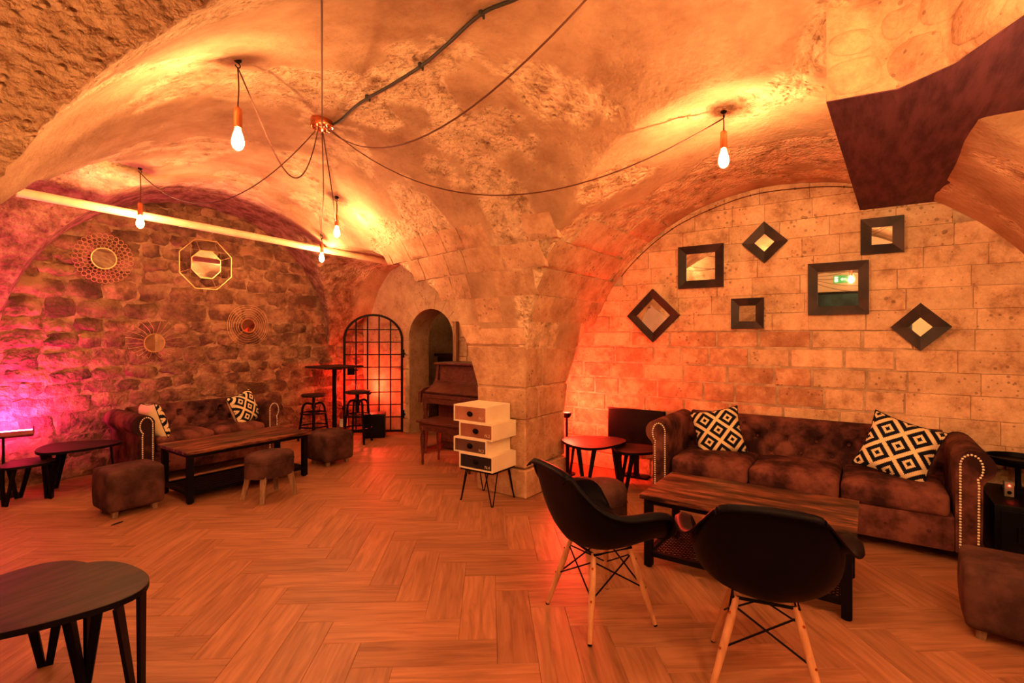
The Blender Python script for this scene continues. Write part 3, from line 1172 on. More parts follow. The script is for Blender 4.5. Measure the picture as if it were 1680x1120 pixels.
# painted heating pipe under the left vault
def pipe():
    a, b = Vector((1.0, 5.46, 2.575)), Vector((4.85, 5.40, 2.455))
    t = thing('ceiling_pipe', 'long cream painted pipe running under the vault before the rubble wall', 'pipe', a)
    mb = MB(); mb.tube([(0, 0, 0), (b - a) * .5, b - a], .038, 14)
    mb.build('pipe_run', M['pipe'], t, smooth=60)
    for s in ():
        p = (b - a) * s
        mb = MB()
        ring = [(p.x, p.y + .042 * math.cos(q_), p.z + .042 * math.sin(q_)) for q_ in [2 * math.pi * k / 16 for k in range(16)]]
        mb.tube(ring, .005, 6, closed=True)
        w = a + p
        mb.tube([(p.x, p.y, p.z + .04), (p.x, p.y, ceil_z(w.x, w.y) - a.z + .01)], .005, 6)
        mb.build('pipe_hanger', M['pipe'], t, smooth=60)
pipe()

# thin cable that follows the arch on the block wall
def wall_arch_cable():
    pts = []
    y = 2.15
    while y > .1:
        s = (y - 0.652) / 1.853
        z = 1.152 + 1.638 * math.sqrt(max(0, 1 - s * s))
        pts.append(Vector((XR - .02, y, z - .045 + .004 * math.sin(y * 9))))
        y -= .06
    t = thing('arch_cable', 'thin dark cable following the arch above the framed mirrors', 'cable', pts[0])
    mb = MB(); mb.tube([p - pts[0] for p in pts], .0045, 6)
    mb.build('cable', M['cord'], t, smooth=60)
    for i in range(3, len(pts), 6):
        mb = MB(); mb.box((0, 0, 0), (.02, .012, .014), bev=.002)
        o = mb.build('cable_clip', M['cord'], t); o.location = pts[i] - pts[0]
wall_arch_cable()
# ---------------------------------------------------------------- chesterfield sofas
def puff(w, d, h, crown=.5, n=10, p=4.0):
    """soft cushion shape: points grid for top; returns MB with closed puffed box, base at z=0"""
    mb = MB()
    mb.box((0, 0, h / 2), (w, d, h), bev=min(w, d, h) * .28, seg=3)
    bmesh.ops.subdivide_edges(mb.bm, edges=[e_ for e_ in mb.bm.edges if e_.calc_length() > .12], cuts=4, use_grid_fill=True)
    for v in mb.bm.verts:
        x, y = v.co.x / (w / 2), v.co.y / (d / 2)
        if v.co.z > h * .5:
            v.co.z += crown * h * (1 - min(1, abs(x)) ** 3) * (1 - min(1, abs(y)) ** 3)
    return mb

def arm_profile(aw=.11, h=.70, rr=.095, n=14):
    """(x outward, z) outline of a rolled arm, inner side at x = 0"""
    cx, cz = rr - .005, h - rr
    pts = [(0, .09), (0, cz)]
    for i in range(1, n):
        a = math.pi - (math.pi * 1.42) * i / n
        pts.append((cx + rr * math.cos(a), cz + rr * math.sin(a)))
    pts += [(aw + .004, cz - rr * 1.15), (aw, .09)]
    return pts

def make_sofa(name, label, L, D, nseat, loc, rz, H=.74, group=None):
    t = thing(name, label, 'sofa', loc, rz, group)
    aw = .15
    inner = L - 2 * aw - .06
    yf, yb = -D / 2, D / 2
    su = M['suede']
    # base with a buttoned front rail
    mb = MB(); mb.box((0, -.01, .19), (inner + .04, D - .07, .22), bev=.02)
    base = mb.build('base', su, t, smooth=50)
    bt = MB(); bt.lathe([(.001, .009), (.010, .007), (.014, 0), (.010, -.005)], 8)
    bo = bt.build('button', su, t, smooth=80); bme = bo.data; bpy.data.objects.remove(bo)
    nb = max(4, int(inner / .2))
    for i in range(nb):
        share('button', bme, base, (-inner / 2 + inner * (i + .5) / nb, yf + .028, .19), (R(90), 0, 0))
    # seat cushions
    cw = inner / nseat
    for i in range(nseat):
        mb = puff(cw - .008, D - .24, .15, .22)
        c = mb.build('seat_cushion', su, t, smooth=60, loc=(-inner / 2 + cw * (i + .5), yf + (D - .24) / 2 + .012, .29))
    # tufted back with rolled top
    prof = []
    zt = H
    prof += [(yb - .20, .30), (yb - .20, .38), (yb - .195, .45), (yb - .185, .52), (yb - .175, .58), (yb - .165, zt - .10)]
    for i in range(1, 8):
        a = R(190 - 27 * i)
        prof.append((yb - .075 + .09 * math.cos(a), zt - .085 + .085 * math.sin(a)))
    prof += [(yb - .01, .45), (yb - .01, .1), (yb - .15, .1)]
    nxb = int(inner / .016)
    P = []
    tw, th = inner / round(inner / .21), .105
    def dimple(x, z):
        d = 9
        for r_ in range(3):
            zc = .47 + r_ * th
            off = (r_ % 2) * .5
            k = round(x / tw - off)
            xc = (k + off) * tw
            d = min(d, math.hypot(x - xc, z - zc))
        return d
    fine = []
    for (y0, z0), (y1, z1) in zip(prof[:6], prof[1:6]):
        for s in range(4):
            fine.append((y0 + (y1 - y0) * s / 4, z0 + (z1 - z0) * s / 4, 1))
    fine += [(y, z, 1 if i < 2 else 0) for i, (y, z) in enumerate(prof[5:])]
    for i in range(nxb + 1):
        x = -inner / 2 - .02 + (inner + .04) * i / nxb
        row = []
        for y, z, f in fine:
            if f:
                d = dimple(x, z)
                la, lb = x / tw + (z - .47) / (2 * th), x / tw - (z - .47) / (2 * th)
                cr = min(abs(la - round(la)), abs(lb - round(lb))) * tw * .7
                fade = 1 if z < .70 else .4
                y2 = y - .026 + fade * (.050 * math.exp(-(d / .032) ** 2) + .020 * math.exp(-(cr / .012) ** 2))
            else:
                y2 = y
            row.append((x, y2, z))
        P.append(row)
    mb = MB()
    V = mb.grid(P, closed_v=True)
    mb.bm.faces.new(V[0]); mb.bm.faces.new(V[-1])
    back = mb.build('backrest', su, t, smooth=70)
    for r_ in range(3):
        zc = .47 + r_ * th
        off = (r_ % 2) * .5
        k = -8
        while k < 9:
            xc = (k + off) * tw
            if abs(xc) < inner / 2 - .03:
                yy = yb - .19 + (zc - .45) * .14 + .012
                share('button', bme, back, (xc, yy, zc), (R(82), 0, 0), (1.1, 1.1, 1.1))
            k += 1
    # rolled arms
    for sd in (-1, 1):
        pr = arm_profile(.125, H - .01, .098)
        ox = inner / 2 + .018
        mb = MB()
        A = [mb.bm.verts.new((sd * (ox + x), yf + .012, z)) for x, z in pr]
        B = [mb.bm.verts.new((sd * (ox + x), yb - .02, z)) for x, z in pr]
        mb.bm.faces.new(A); mb.bm.faces.new(B)
        n = len(pr)
        for i in range(n):
            mb.bm.faces.new((A[i], A[(i + 1) % n], B[(i + 1) % n], B[i]))
        arm = mb.build('arm', su, t, smooth=40)
        # facing panel and nail heads
        cxm, czm = .065, .38
        sm = [(cxm + (x - cxm) * .72, z if z < .2 else z - .02) for x, z in arm_profile(.125, H - .01, .082)]
        mb = MB()
        T = Matrix(((1, 0, 0, 0), (0, 0, 1, 0), (0, 1, 0, 0), (0, 0, 0, 1)))
        mb.prism([(sd * (ox + x), z) for x, z in sm], yf + .002, yf + .014, T)
        panel = mb.build('arm_facing', su, arm, smooth=40)
        path = [Vector((sd * (ox + cxm + (x - cxm) * .93), yf, z - .004 if z > .3 else z)) for x, z in sm]
        mb = MB()
        acc = 0.0
        for p0, p1 in zip(path, path[1:]):
            l = (p1 - p0).length
            while acc < l:
                p = p0.lerp(p1, acc / l)
                mb.lathe([(.0072, 0), (.006, .004), (.001, .007)], 6, (0, 0, 0),
                         Matrix.Translation(p) @ Matrix.Rotation(R(90), 4, 'X'))
                acc += .018
            acc -= l
        nl = mb.build('nail_trim', M['nail'], arm)
        nl['kind'] = 'stuff'; nl['label'] = 'row of bright round nail heads'
    for sx in (-1, 1):
        for sy in (-1, 1):
            mb = MB(); mb.lathe([(.022, 0), (.028, .09)], 10)
            f = mb.build('foot', M['black_metal'], t, smooth=40, loc=(sx * (L / 2 - .12), sy * (D / 2 - .09), 0))
    return t

make_sofa('chesterfield_sofa', 'long brown suede tufted sofa with nail-head arms against the pale block wall', 2.14, .82, 3,
          (4.60, .463, 0), R(-90), .745)
make_sofa('chesterfield_sofa', 'brown suede sofa with nail-head arms against the dark rubble wall', 1.46, .80, 2,
          (2.60, 6.10, 0), R(0), .69)

# ---------------------------------------------------------------- cushions with woven diamonds
def diamond_material(name, dark, light, cell):
    m, nt, b = MATN(name)
    L = nt.links.new
    tc = N(nt, 'ShaderNodeTexCoord')
    sx = N(nt, 'ShaderNodeSeparateXYZ')
    L(tc.outputs['Object'], sx.inputs[0])
    def mth(op, a, b_=None):
        n = N(nt, 'ShaderNodeMath', operation=op)
        for i, v in enumerate((a, b_)):
            if v is None: continue
            if isinstance(v, (int, float)): n.inputs[i].default_value = v
            else: L(v, n.inputs[i])
        return n.outputs[0]
    def axis(o):
        q = mth('DIVIDE', mth('FLOOR', mth('MULTIPLY', o, 140.0)), 140.0)      # woven steps
        f = mth('FRACT', mth('ADD', mth('DIVIDE', q, cell), 20.5))
        return mth('ABSOLUTE', mth('SUBTRACT', f, 0.5))
    f = mth('ADD', axis(sx.outputs[0]), axis(sx.outputs[1]))
    g = mth('MINIMUM', f, mth('SUBTRACT', 1.0, f))
    d1 = mth('LESS_THAN', g, 0.10)
    d2 = mth('MULTIPLY', mth('GREATER_THAN', g, 0.205), mth('LESS_THAN', g, 0.39))
    dk = mth('MAXIMUM', d1, d2)
    mx = N(nt, 'ShaderNodeMix', data_type='RGBA')
    L(dk, mx.inputs['Factor'])
    mx.inputs[6].default_value = rgba(light); mx.inputs[7].default_value = rgba(dark)
    L(mx.outputs[2], b.inputs['Base Color'])
    b.inputs['Roughness'].default_value = 0.95
    b.inputs['Specular IOR Level'].default_value = 0.1
    return m
M['diamond'] = diamond_material('woven_diamonds', (0.008, 0.010, 0.022), (0.80, 0.66, 0.42), 0.185)
M['ivory'] = noisy('ivory_cloth', (0.78, 0.64, 0.42), (0.85, 0.72, 0.5), 8, .95, .2, 60, bdist=.004)

def make_cushion(label, loc, rot, size=.43, mat=None, group='patterned cushions on the sofas'):
    """pillow standing in local xy plane, thickness along z"""
    t = thing('cushion', label, 'cushion', loc, 0, group)
    t.rotation_euler = rot
    n = 16
    for sgn in (1, -1):
        mb = MB()
        P = []
        for i in range(n + 1):
            row = []
            for j in range(n + 1):
                u, v = 2 * i / n - 1, 2 * j / n - 1
                pin = 1 - .10 * (1 - abs(v) ** 2) * abs(u) ** 3
                pin2 = 1 - .10 * (1 - abs(u) ** 2) * abs(v) ** 3
                th = .078 * ((1 - u ** 4) * (1 - v ** 4)) ** .55
                th += noise.noise(Vector((u * 1.6, v * 1.6, 3 * sgn + loc[0]))) * .010 * (1 - u * u) * (1 - v * v)
                row.append((u * size / 2 * pin, v * size / 2 * pin2, sgn * th))
            P.append(row if sgn > 0 else row[::-1])
        mb.grid(P)
        mb.build('cushion_front' if sgn > 0 else 'cushion_back', M['diamond'] if sgn > 0 else M['ivory'], t, smooth=80, recalc=False)
    mb = MB()
    s = size / 2
    pts = []
    for k in range(40):
        u = -1 + 2 * k / 40
        pts.append((u * s, -s * (1 - .10 * (1 - u * u)), 0))
    for k in range(40):
        u = -1 + 2 * k / 40
        pts.append((s * (1 - .10 * (1 - u * u)), u * s, 0))
    for k in range(40):
        u = 1 - 2 * k / 40
        pts.append((u * s, s * (1 - .10 * (1 - u * u)), 0))
    for k in range(40):
        u = 1 - 2 * k / 40
        pts.append((-s * (1 - .10 * (1 - u * u)), u * s, 0))
    mb.tube(pts, .004, 6, closed=True)
    mb.build('piping', M['black'], t, smooth=60)
    return t

def pose(right, up, spin=0.0):
    """rotation whose local x = right, y = up"""
    x = Vector(right).normalized()
    y = Vector(up)
    y = (y - x * y.dot(x)).normalized()
    z = x.cross(y)
    return (Matrix((x, y, z)).transposed() @ Matrix.Rotation(R(spin), 3, 'Z')).to_euler()

# right sofa: back plane faces -x ; local x of the cushion points to the viewer's right (-y)
make_cushion('navy and cream diamond cushion at the left end of the long sofa', (4.62, 1.07, .615),
             pose((.22, -.97, 0), (.32, .05, .95), 12), .40)
make_cushion('navy and cream diamond cushion leaning on the right arm of the long sofa', (4.50, -.17, .65),
             pose((-.12, -.97, 0), (.36, -.12, .92), -17), .43)
make_cushion('navy and cream diamond cushion at the right end of the left sofa', (3.02, 5.95, .60),
             pose((.90, .36, 0), (.05, .34, .93), 12), .38)
make_cushion('ivory back of a cushion propped on the left arm of the left sofa', (2.10, 5.92, .585),
             pose((.02, .99, -.06), (-.30, .04, .95)), .38)

# ---------------------------------------------------------------- low tables
def coffee_table(label, loc, L, D, H, shelf, rz=0.0):
    t = thing('coffee_table', label, 'coffee table', loc, rz)
    mb = MB(); mb.box((0, 0, H - .014), (L, D, .028), bev=.004)
    for i in range(3):
        pass
    mb.build('table_top', M['table_wood'], t, smooth=40)
    ls = .048
    for sx in (-1, 1):
        for sy in (-1, 1):
            mb = MB(); mb.box((sx * (L / 2 - .045), sy * (D / 2 - .045), (H - .03) / 2 + .004), (ls, ls, H - .038), bev=.003)
            leg = mb.build('leg', M['black_metal'], t)
            mb = MB(); mb.lathe([(.020, 0), (.020, .008)], 10, (sx * (L / 2 - .045), sy * (D / 2 - .045), 0))
            mb.build('foot_pad', M['black_metal'], leg)
    for sy in (-1, 1):
        mb = MB(); mb.box((0, sy * (D / 2 - .045), H - .045), (L - .13, .03, .03)); mb.build('apron_rail', M['black_metal'], t)
        mb = MB(); mb.box((0, sy * (D / 2 - .045), .085), (L - .13, .03, .03)); mb.build('shelf_rail', M['black_metal'], t)
    for sx in (-1, 1):
        mb = MB(); mb.box((sx * (L / 2 - .045), 0, .085), (.03, D - .13, .03)); mb.build('shelf_rail', M['black_metal'], t)
        mb = MB(); mb.box((sx * (L / 2 - .045), 0, H - .045), (.03, D - .13, .03)); mb.build('apron_rail', M['black_metal'], t)
    if shelf == 'slat':
        for i in range(6):
            y = -D / 2 + .12 + (D - .24) * i / 5
            mb = MB(); mb.box((0, y, .088), (L - .12, .055, .014)); mb.build('slat', M['black_metal'], t)
    else:
        for i in range(1, 3):
            x = -L / 2 + L * i / 3
            mb = MB(); mb.box((x, 0, .085), (.03, D - .12, .026)); mb.build('shelf_rail', M['black_metal'], t)
        mb = MB()
        w2, d2 = L / 2 - .06, D / 2 - .06
        st = .034
        k = -int((w2 + d2) / st)
        while k * st < w2 + d2:
            for sg in (1, -1):
                # line x = k*st + sg*y
                y0, y1 = -d2, d2
                xa, xb = k * st + sg * y0, k * st + sg * y1
                pts = []
                for yy, xx in ((y0, xa), (y1, xb)):
                    if xx < -w2: yy, xx = (-w2 - k * st) / sg, -w2
                    if xx > w2: yy, xx = (w2 - k * st) / sg, w2
                    pts.append((xx, yy, .088))
                if (Vector(pts[0]) - Vector(pts[1])).length > .02:
                    mb.bar(pts[0], pts[1], .0055, .004)
            k += 1
        o = mb.build('wire_mesh', M['black_metal'], t)
        o['kind'] = 'stuff'
    return t
coffee_table('wide dark rustic coffee table with wire mesh shelf before the long sofa', (3.375, .612, 0), 1.13, .64, .455, 'mesh', R(90))
coffee_table('dark rustic coffee table with slatted metal shelf before the left sofa', (2.50, 5.03, 0), 1.17, .60, .455, 'slat', R(0))

def leaf_outline(L, W, n=40, tip=.35):
    """rounded triangle / pebble shape pointing along +x"""
    out = []
    for i in range(n):
        a = 2 * math.pi * i / n
        c, s = math.cos(a), math.sin(a)
        r = 1.0 / ((abs(c) ** 2.4 + abs(s) ** 2.4) ** (1 / 2.4))
        x, y = r * c, r * s
        y *= 1 - tip * x
        out.append((x * L / 2, y * W / 2))
    return out

def pebble_table(label, loc, rz, L, W, H, legs, group='pebble-shaped side tables', tip=.35):
    t = thing('side_table', label, 'side table', loc, rz, group)
    poly = leaf_outline(L, W, 44, tip)
    mb = MB()
    mb.prism(poly, H - .022, H - .001)
    top = mb.build('table_top', M['black_metal'], t, smooth=35)
    mb = MB(); mb.prism([(x * .992, y * .992) for x, y in poly], H - .004, H)
    mb.build('top_veneer', M['dark_wood'], top, smooth=35)
    for (ax_, ay_, dx, dy) in legs:
        mb = MB()
        # two flat bars that meet at the floor
        px, py = -dy, dx
        l_ = math.hypot(px, py); px, py = px / l_, py / l_
        foot = (ax_ + dx, ay_ + dy, 0.0)
        for s in (-1, 1):
            mb.bar((ax_ + px * s * .075, ay_ + py * s * .075, H - .02), (foot[0] + px * s * .012, foot[1] + py * s * .012, 0), .044, .014,
                   up=(dx, dy, 0.01), w2=.026, h2=.014)
        mb.build('leg', M['black_metal'], t)
    return t
def tri_legs(L, W, spl=.03):
    return [(L * .36, 0, spl, 0.001), (-L * .30, W * .30, -spl * .6, spl * .8), (-L * .30, -W * .30, -spl * .6, -spl * .8)]

pebble_table('taller pebble-shaped dark wood side table, nearest at the left edge', (.53, 2.43, 0), R(186), .56, .45, .50, [(.17, 0, .03, .001), (-.17, .20, -.02, .025), (-.17, -.20, -.02, -.025)], tip=.40)
pebble_table('lower pebble-shaped dark wood table tucked under the nearest one', (.49, 2.77, 0), R(192), .54, .42, .44, tri_legs(.54, .42), tip=.2)
pebble_table('pebble-shaped dark side table between the left sofa arm and a small stool table', (1.55, 6.06, 0), R(-20), .62, .50, .42, tri_legs(.62, .50))
pebble_table('small reddish pebble table, low, at the foot of the pink-lit rubble wall', (1.19, 6.02, 0), R(-30), .36, .36, .34, tri_legs(.36, .36, .02))
pebble_table('broad pebble table glowing red beside the pillar', (4.47, 2.16, 0), R(-35), .62, .52, .43, tri_legs(.62, .52))
pebble_table('smaller pebble table under the black screen by the long sofa', (4.60, 1.78, 0), R(-60), .46, .40, .385, tri_legs(.46, .40, .02))

# ---------------------------------------------------------------- suede stools and poufs
def cube_pouf(label, loc, rz, w, d, h, group='suede footstools'):
    t = thing('pouf', label, 'footstool', loc, rz, group)
    mb = MB()
    mb.box((0, 0, h / 2 + .025), (w, d, h - .05), bev=.035, seg=3)
    bmesh.ops.subdivide_edges(mb.bm, edges=[e_ for e_ in mb.bm.edges if e_.calc_length() > .15], cuts=4, use_grid_fill=True)
    zc = h / 2 + .025
    for v in mb.bm.verts:
        x, y, z = v.co.x / (w / 2), v.co.y / (d / 2), (v.co.z - zc) / (h / 2)
        bul = .018
        v.co.x += bul * x * (1 - min(1, z * z)) * (1 - min(1, y * y) * .6)
        v.co.y += bul * y * (1 - min(1, z * z)) * (1 - min(1, x * x) * .6)
        if z > .5:
            v.co.z += .014 * (1 - min(1, x ** 4)) * (1 - min(1, y ** 4)) - \
                .022 * sum(math.exp(-((v.co.x - a) ** 2 + (v.co.y - b_) ** 2) / .0012) for a in (-w / 5, w / 5) for b_ in (-d / 5, d / 5))
    body = mb.build('cover', M['pouf_suede'], t, smooth=60)
    zt = h - .062
    pts = []
    for sx, sy in ((-1, -1), (1, -1), (1, 1), (-1, 1)):
        pts.append((sx * (w / 2 - .005), sy * (d / 2 - .005), zt))
    full = []
    for i in range(4):
        a, b_ = Vector(pts[i]), Vector(pts[(i + 1) % 4])
        for k in range(1, 8):
            p = a.lerp(b_, k / 8)
            bulge = .017 * (1 - (2 * k / 8 - 1) ** 2) * .85
            nrm = Vector((a.x + b_.x, a.y + b_.y, 0)).normalized()
            full.append(p + nrm * bulge)
    mb = MB(); mb.tube(full, .004, 6, closed=True)
    mb.build('seam_piping', M['pouf_suede'], body, smooth=60)
    for sx in (-1, 1):
        for sy in (-1, 1):
            mb = MB(); mb.bar((sx * (w / 2 - .06), sy * (d / 2 - .06), .07), (sx * (w / 2 - .055), sy * (d / 2 - .055), 0), .045, .045, w2=.034, h2=.034)
            mb.build('foot', M['leg_wood'], t)
    return t
cube_pouf('squat brown suede cube footstool alone before the left sofa arm', (1.60, 5.02, 0), R(2), .39, .33, .37)
cube_pouf('brown suede cube footstool between the left coffee table and the bar stools', (3.52, 5.02, 0), R(0), .36, .36, .36)
cube_pouf('large brown suede cube footstool cut by the right edge of the picture', (3.41, -.67, 0), R(-3), .40, .56, .335)

def round_stool(label, loc, rz, rx, ry, h, legs=True, group='suede footstools'):
    t = thing('stool', label, 'footstool', loc, rz, group)
    mb = MB()
    prof = [(.2, .0), (.93, .0), (1.0, .02), (1.0, .55), (.985, .62), (1.0, .70), (.99, .84), (.92, .93), (.7, .985), (.3, 1.0), (.01, 1.0)]
    z0 = h * (.50 if legs else .06)
    vs = mb.lathe([(r_, z0 + (h - z0) * z) for r_, z in prof], 32)
    bmesh.ops.scale(mb.bm, vec=(rx, ry, 1), verts=vs)
    seat = mb.build('seat', M['pouf_suede'], t, smooth=50)
    mb = MB()
    zz = z0 + (h - z0) * .62
    mb.tube([(rx * 1.0 * math.cos(a), ry * 1.0 * math.sin(a), zz) for a in [2 * math.pi * k / 40 for k in range(40)]], .005, 6, closed=True)
    mb.build('seam_piping', M['pouf_suede'], seat, smooth=60)
    for sx in (-1, 1):
        for sy in (-1, 1):
            mb = MB()
            a = (sx * rx * .60, sy * ry * .60, z0 + .02)
            b_ = (sx * rx * .76, sy * ry * .80, 0)
            if legs: mb.bar(a, b_, .048, .048, w2=.034, h2=.034)
            else: mb.bar((a[0], a[1], z0 + .01), (a[0], a[1], 0), .04, .04)
            mb.build('leg', M['leg_wood'], t)
    return t
round_stool('oval suede stool on four pale splayed legs before the left coffee table', (2.46, 4.40, 0), R(5), .215, .175, .41)
round_stool('round suede stool glimpsed behind the side-on black armchair', (3.38, 1.57, 0), 0, .165, .165, .40, False)

# ---------------------------------------------------------------- black shell armchairs on dowel legs
def shell_chair(label, loc, rz, group='black shell armchairs'):
    t = thing('shell_armchair', label, 'armchair', loc, rz, group)
    # centre line from front lip (u=0) over the seat and up the back (u=1), and the rim beside it; local +y is forward
    Cn = [(0.00, .25, .41), (.10, .22, .422), (.25, .12, .402), (.40, 0.0, .385), (.52, -.12, .385), (.62, -.205, .42), (.72, -.245, .50),
          (.82, -.265, .60), (.92, -.285, .72), (1.0, -.305, .83)]
    Rm = [(0.00, .19, .222, .425), (.08, .255, .225, .47), (.16, .290, .205, .545), (.22, .300, .170, .595), (.32, .302, .09, .612), (.45, .292, .0, .608),
          (.56, .278, -.075, .608), (.66, .262, -.15, .625), (.76, .246, -.205, .665), (.86, .228, -.243, .715), (.94, .205, -.268, .755), (1.0, .168, -.288, .795)]
    def ev(tab, u, k):
        return lerp_table([(a[0], a[k]) for a in tab], u)
    def sm(tab, u, k):
        return (ev(tab, max(u - .05, 0), k) + 2 * ev(tab, u, k) + ev(tab, min(u + .05, 1), k)) / 4
    nu, nv = 30, 12
    P = []
    for i in range(nu + 1):
        u = i / nu
        c = Vector((0, sm(Cn, u, 1), sm(Cn, u, 2)))
        r_ = Vector((sm(Rm, u, 1), sm(Rm, u, 2), sm(Rm, u, 3)))
        bk = min(max((u - .55) / .35, 0), 1)
        ctrl = Vector((r_.x * (1.04 - .10 * bk), c.y * (.6 + .4 * bk) + r_.y * (.4 - .4 * bk), c.z + (r_.z - c.z) * (.02 + .50 * bk * (1 - min(max((u - .78) / .22, 0), 1)))))
        half = []
        for j in range(nv + 1):
            s = j / nv
            p = c * (1 - s) ** 2 + ctrl * 2 * s * (1 - s) + r_ * s * s
            half.append(p)
        # rolled-over rim
        flare = .056 * (1 - bk) * min(1, u / .2) + .010
        half.append(r_ + Vector((flare * .55, -.006 * bk, .008 * (1 - bk) - .002 * bk)))
        half.append(r_ + Vector((flare, -.016 * bk, -.010)))
        row = [Vector((-p.x, p.y, p.z)) for p in half[:0:-1]] + half
        P.append(row)
    # top and front lips
    top = [p + Vector((0, -.020, .006)) for p in P[-1]]
    top2 = [p + Vector((0, -.040, -.014)) for p in P[-1]]
    P += [top, top2]
    fl = [p + Vector((0, .014, -.012)) for p in P[0]]
    P = [fl] + P
    mb = MB(); mb.grid(P)
    shell = mb.build('seat_shell', M['black'], t, smooth=75)
    so = shell.modifiers.new('thick', 'SOLIDIFY'); so.thickness = .007; so.offset = 0
    tops = {}
    feet = {}
    for sx in (-1, 1):
        for sy in (-1, 1):
            a = Vector((sx * .105, sy * .105 - .01, .378)); b_ = Vector((sx * .205, sy * .195 - .01, 0))
            tops[sx, sy], feet[sx, sy] = a, b_
            mb = MB(); mb.tube([a, a.lerp(b_, .3), a.lerp(b_, .6), b_ + (a - b_) * .02], [.012, .0165, .0155, .0105], 10)
            leg = mb.build('leg', M['beech'], t, smooth=50)
            mb = MB(); mb.tube([b_ + (a - b_) * .02, b_], [.0108, .0100], 10)
            mb.build('foot_cap', M['black_plastic'], leg, smooth=50)
            mb = MB()
            for s in (.16, .52):
                q_ = a.lerp(b_, s)
                dr = Vector((sx, sy, 0)).normalized()
                mb.tube([q_ + dr * .012, q_ + dr * .019], .0055, 8)
            mb.build('screw', M['copper'], leg)
    # dark metal braces
    mb = MB(); mb.tube([(.12, .10,   .374), (-.12, .10,   .374), (-.12, -.12,   .374), (.12, -.12,   .374)], .007, 6, closed=True)
    mb.build('seat_mount', M['black_metal'], t)
    for (a, b_) in (((-1, -1), (1, -1)), ((-1, 1), (1, 1)), ((-1, -1), (-1, 1)), ((1, -1), (1, 1))):
        for p, q_ in ((a, b_), (b_, a)):
            mb = MB()
            A = tops[p].lerp(feet[p], .10); B_ = tops[q_].lerp(feet[q_], .52)
            mb.tube([A, B_], .0042, 6)
            mb.build('brace_rod', M['black_metal'], t, smooth=60)
    return t
# facing: local +y forward
shell_chair('black shell armchair seen from the side, turned towards the wide coffee table', (2.42, 1.14, 0), R(-30 - 90))
shell_chair('black shell armchair seen from behind at the bottom right', (2.37, .365, 0), R(12 - 90))
# ---------------------------------------------------------------- bar stools and high table
def bar_stool(label, loc, rz, H=.69, group='industrial bar stools'):
    t = thing('bar_stool', label, 'bar stool', loc, rz, group)
    mb = MB(); mb.lathe([(.02, H - .035), (.155, H - .035), (.165, H - .02), (.165, H - .008), (.155, H), (.01, H)], 24)
    mb.build('seat', M['dark_wood'], t, smooth=40)
    mb = MB(); mb.lathe([(.018, H - .30), (.018, H - .05), (.07, H - .045), (.07, H - .036)], 12)
    mb.lathe([(.03, H - .20), (.03, H - .14)], 12)
    mb.build('screw_post', M['black_metal'], t, smooth=40)
    for k in range(4):
        a = math.pi / 4 + k * math.pi / 2
        c, s = math.cos(a), math.sin(a)
        path = smooth_path([(.02 * c, .02 * s, H - .14), (.09 * c, .09 * s, H - .125), (.135 * c, .135 * s, H - .17), (.155 * c, .155 * s, H - .30),
                            (.20 * c, .20 * s, 0.0)], 4)
        mb = MB(); mb.tube(path, .015, 8)
        mb.build('leg', M['black_metal'], t, smooth=60)
    for zr, rr in ((.20, .182), (.38, .163)):
        mb = MB(); mb.tube([(rr * math.cos(a), rr * math.sin(a), zr) for a in [2 * math.pi * k / 28 for k in range(28)]], .010, 6, closed=True)
        mb.build('foot_ring', M['black_metal'], t, smooth=60)
    mb = MB()
    mb.bar((-.163, 0, .38), (.163, 0, .38), .008); mb.bar((0, -.163, .38), (0, .163, .38), .008)
    mb.build('cross_bar', M['black_metal'], t)
    return t
bar_stool('dark industrial bar stool behind the right end of the left sofa', (4.14, 6.28, 0), R(10), .64)
bar_stool('dark industrial bar stool before the arched iron gate', (4.40, 5.66, 0), R(30), .70)

t = thing('bar_table', 'tall dark square bar table on a black post beside the iron gate', 'bar table', (4.46, 6.26, 0), R(0))
mb = MB(); mb.box((0, 0, 1.0), (.58, .56, .03), bev=.005); mb.build('table_top', M['dark_wood'], t)
mb = MB(); mb.lathe([(.032, .02), (.032, .985)], 14); mb.build('post', M['black_metal'], t, smooth=40)
mb = MB(); mb.box((0, 0, .975), (.3, .05, .02)); mb.box((0, 0, .975), (.05, .3, .02)); mb.build('top_bracket', M['black_metal'], t)
mb = MB(); mb.lathe([(.14, 0), (.14, .012), (.05, .025), (.032, .03)], 28); mb.build('base', M['black_metal'], t, smooth=40)

t = thing('fire_extinguisher', 'small fire extinguisher on the floor behind the bar table post', 'extinguisher', (4.70, 6.38, 0))
mb = MB(); mb.lathe([(.055, 0), (.06, .01), (.06, .27), (.045, .31), (.02, .33), (.02, .35)], 18)
mb.build('cylinder', simple('extinguisher_red', (.28, .03, .02), .4), t, smooth=40)
mb = MB(); mb.lathe([(.0605, .10), (.0605, .22)], 18, cap=False); mb.build('paper_label', M['cream'], t, smooth=60)
mb = MB(); mb.box((0, 0, .37), (.03, .03, .04)); mb.bar((0, 0, .395), (-.08, 0, .42), .02, .008); mb.bar((0, 0, .375), (-.08, 0, .37), .02, .008)
mb.build('valve_lever', M['black_metal'], t)
mb = MB(); mb.tube(smooth_path([(.015, 0, .37), (.07, 0, .36), (.085, 0, .28), (.075, 0, .12)], 5), .009, 8); mb.build('hose', M['black_plastic'], t, smooth=60)

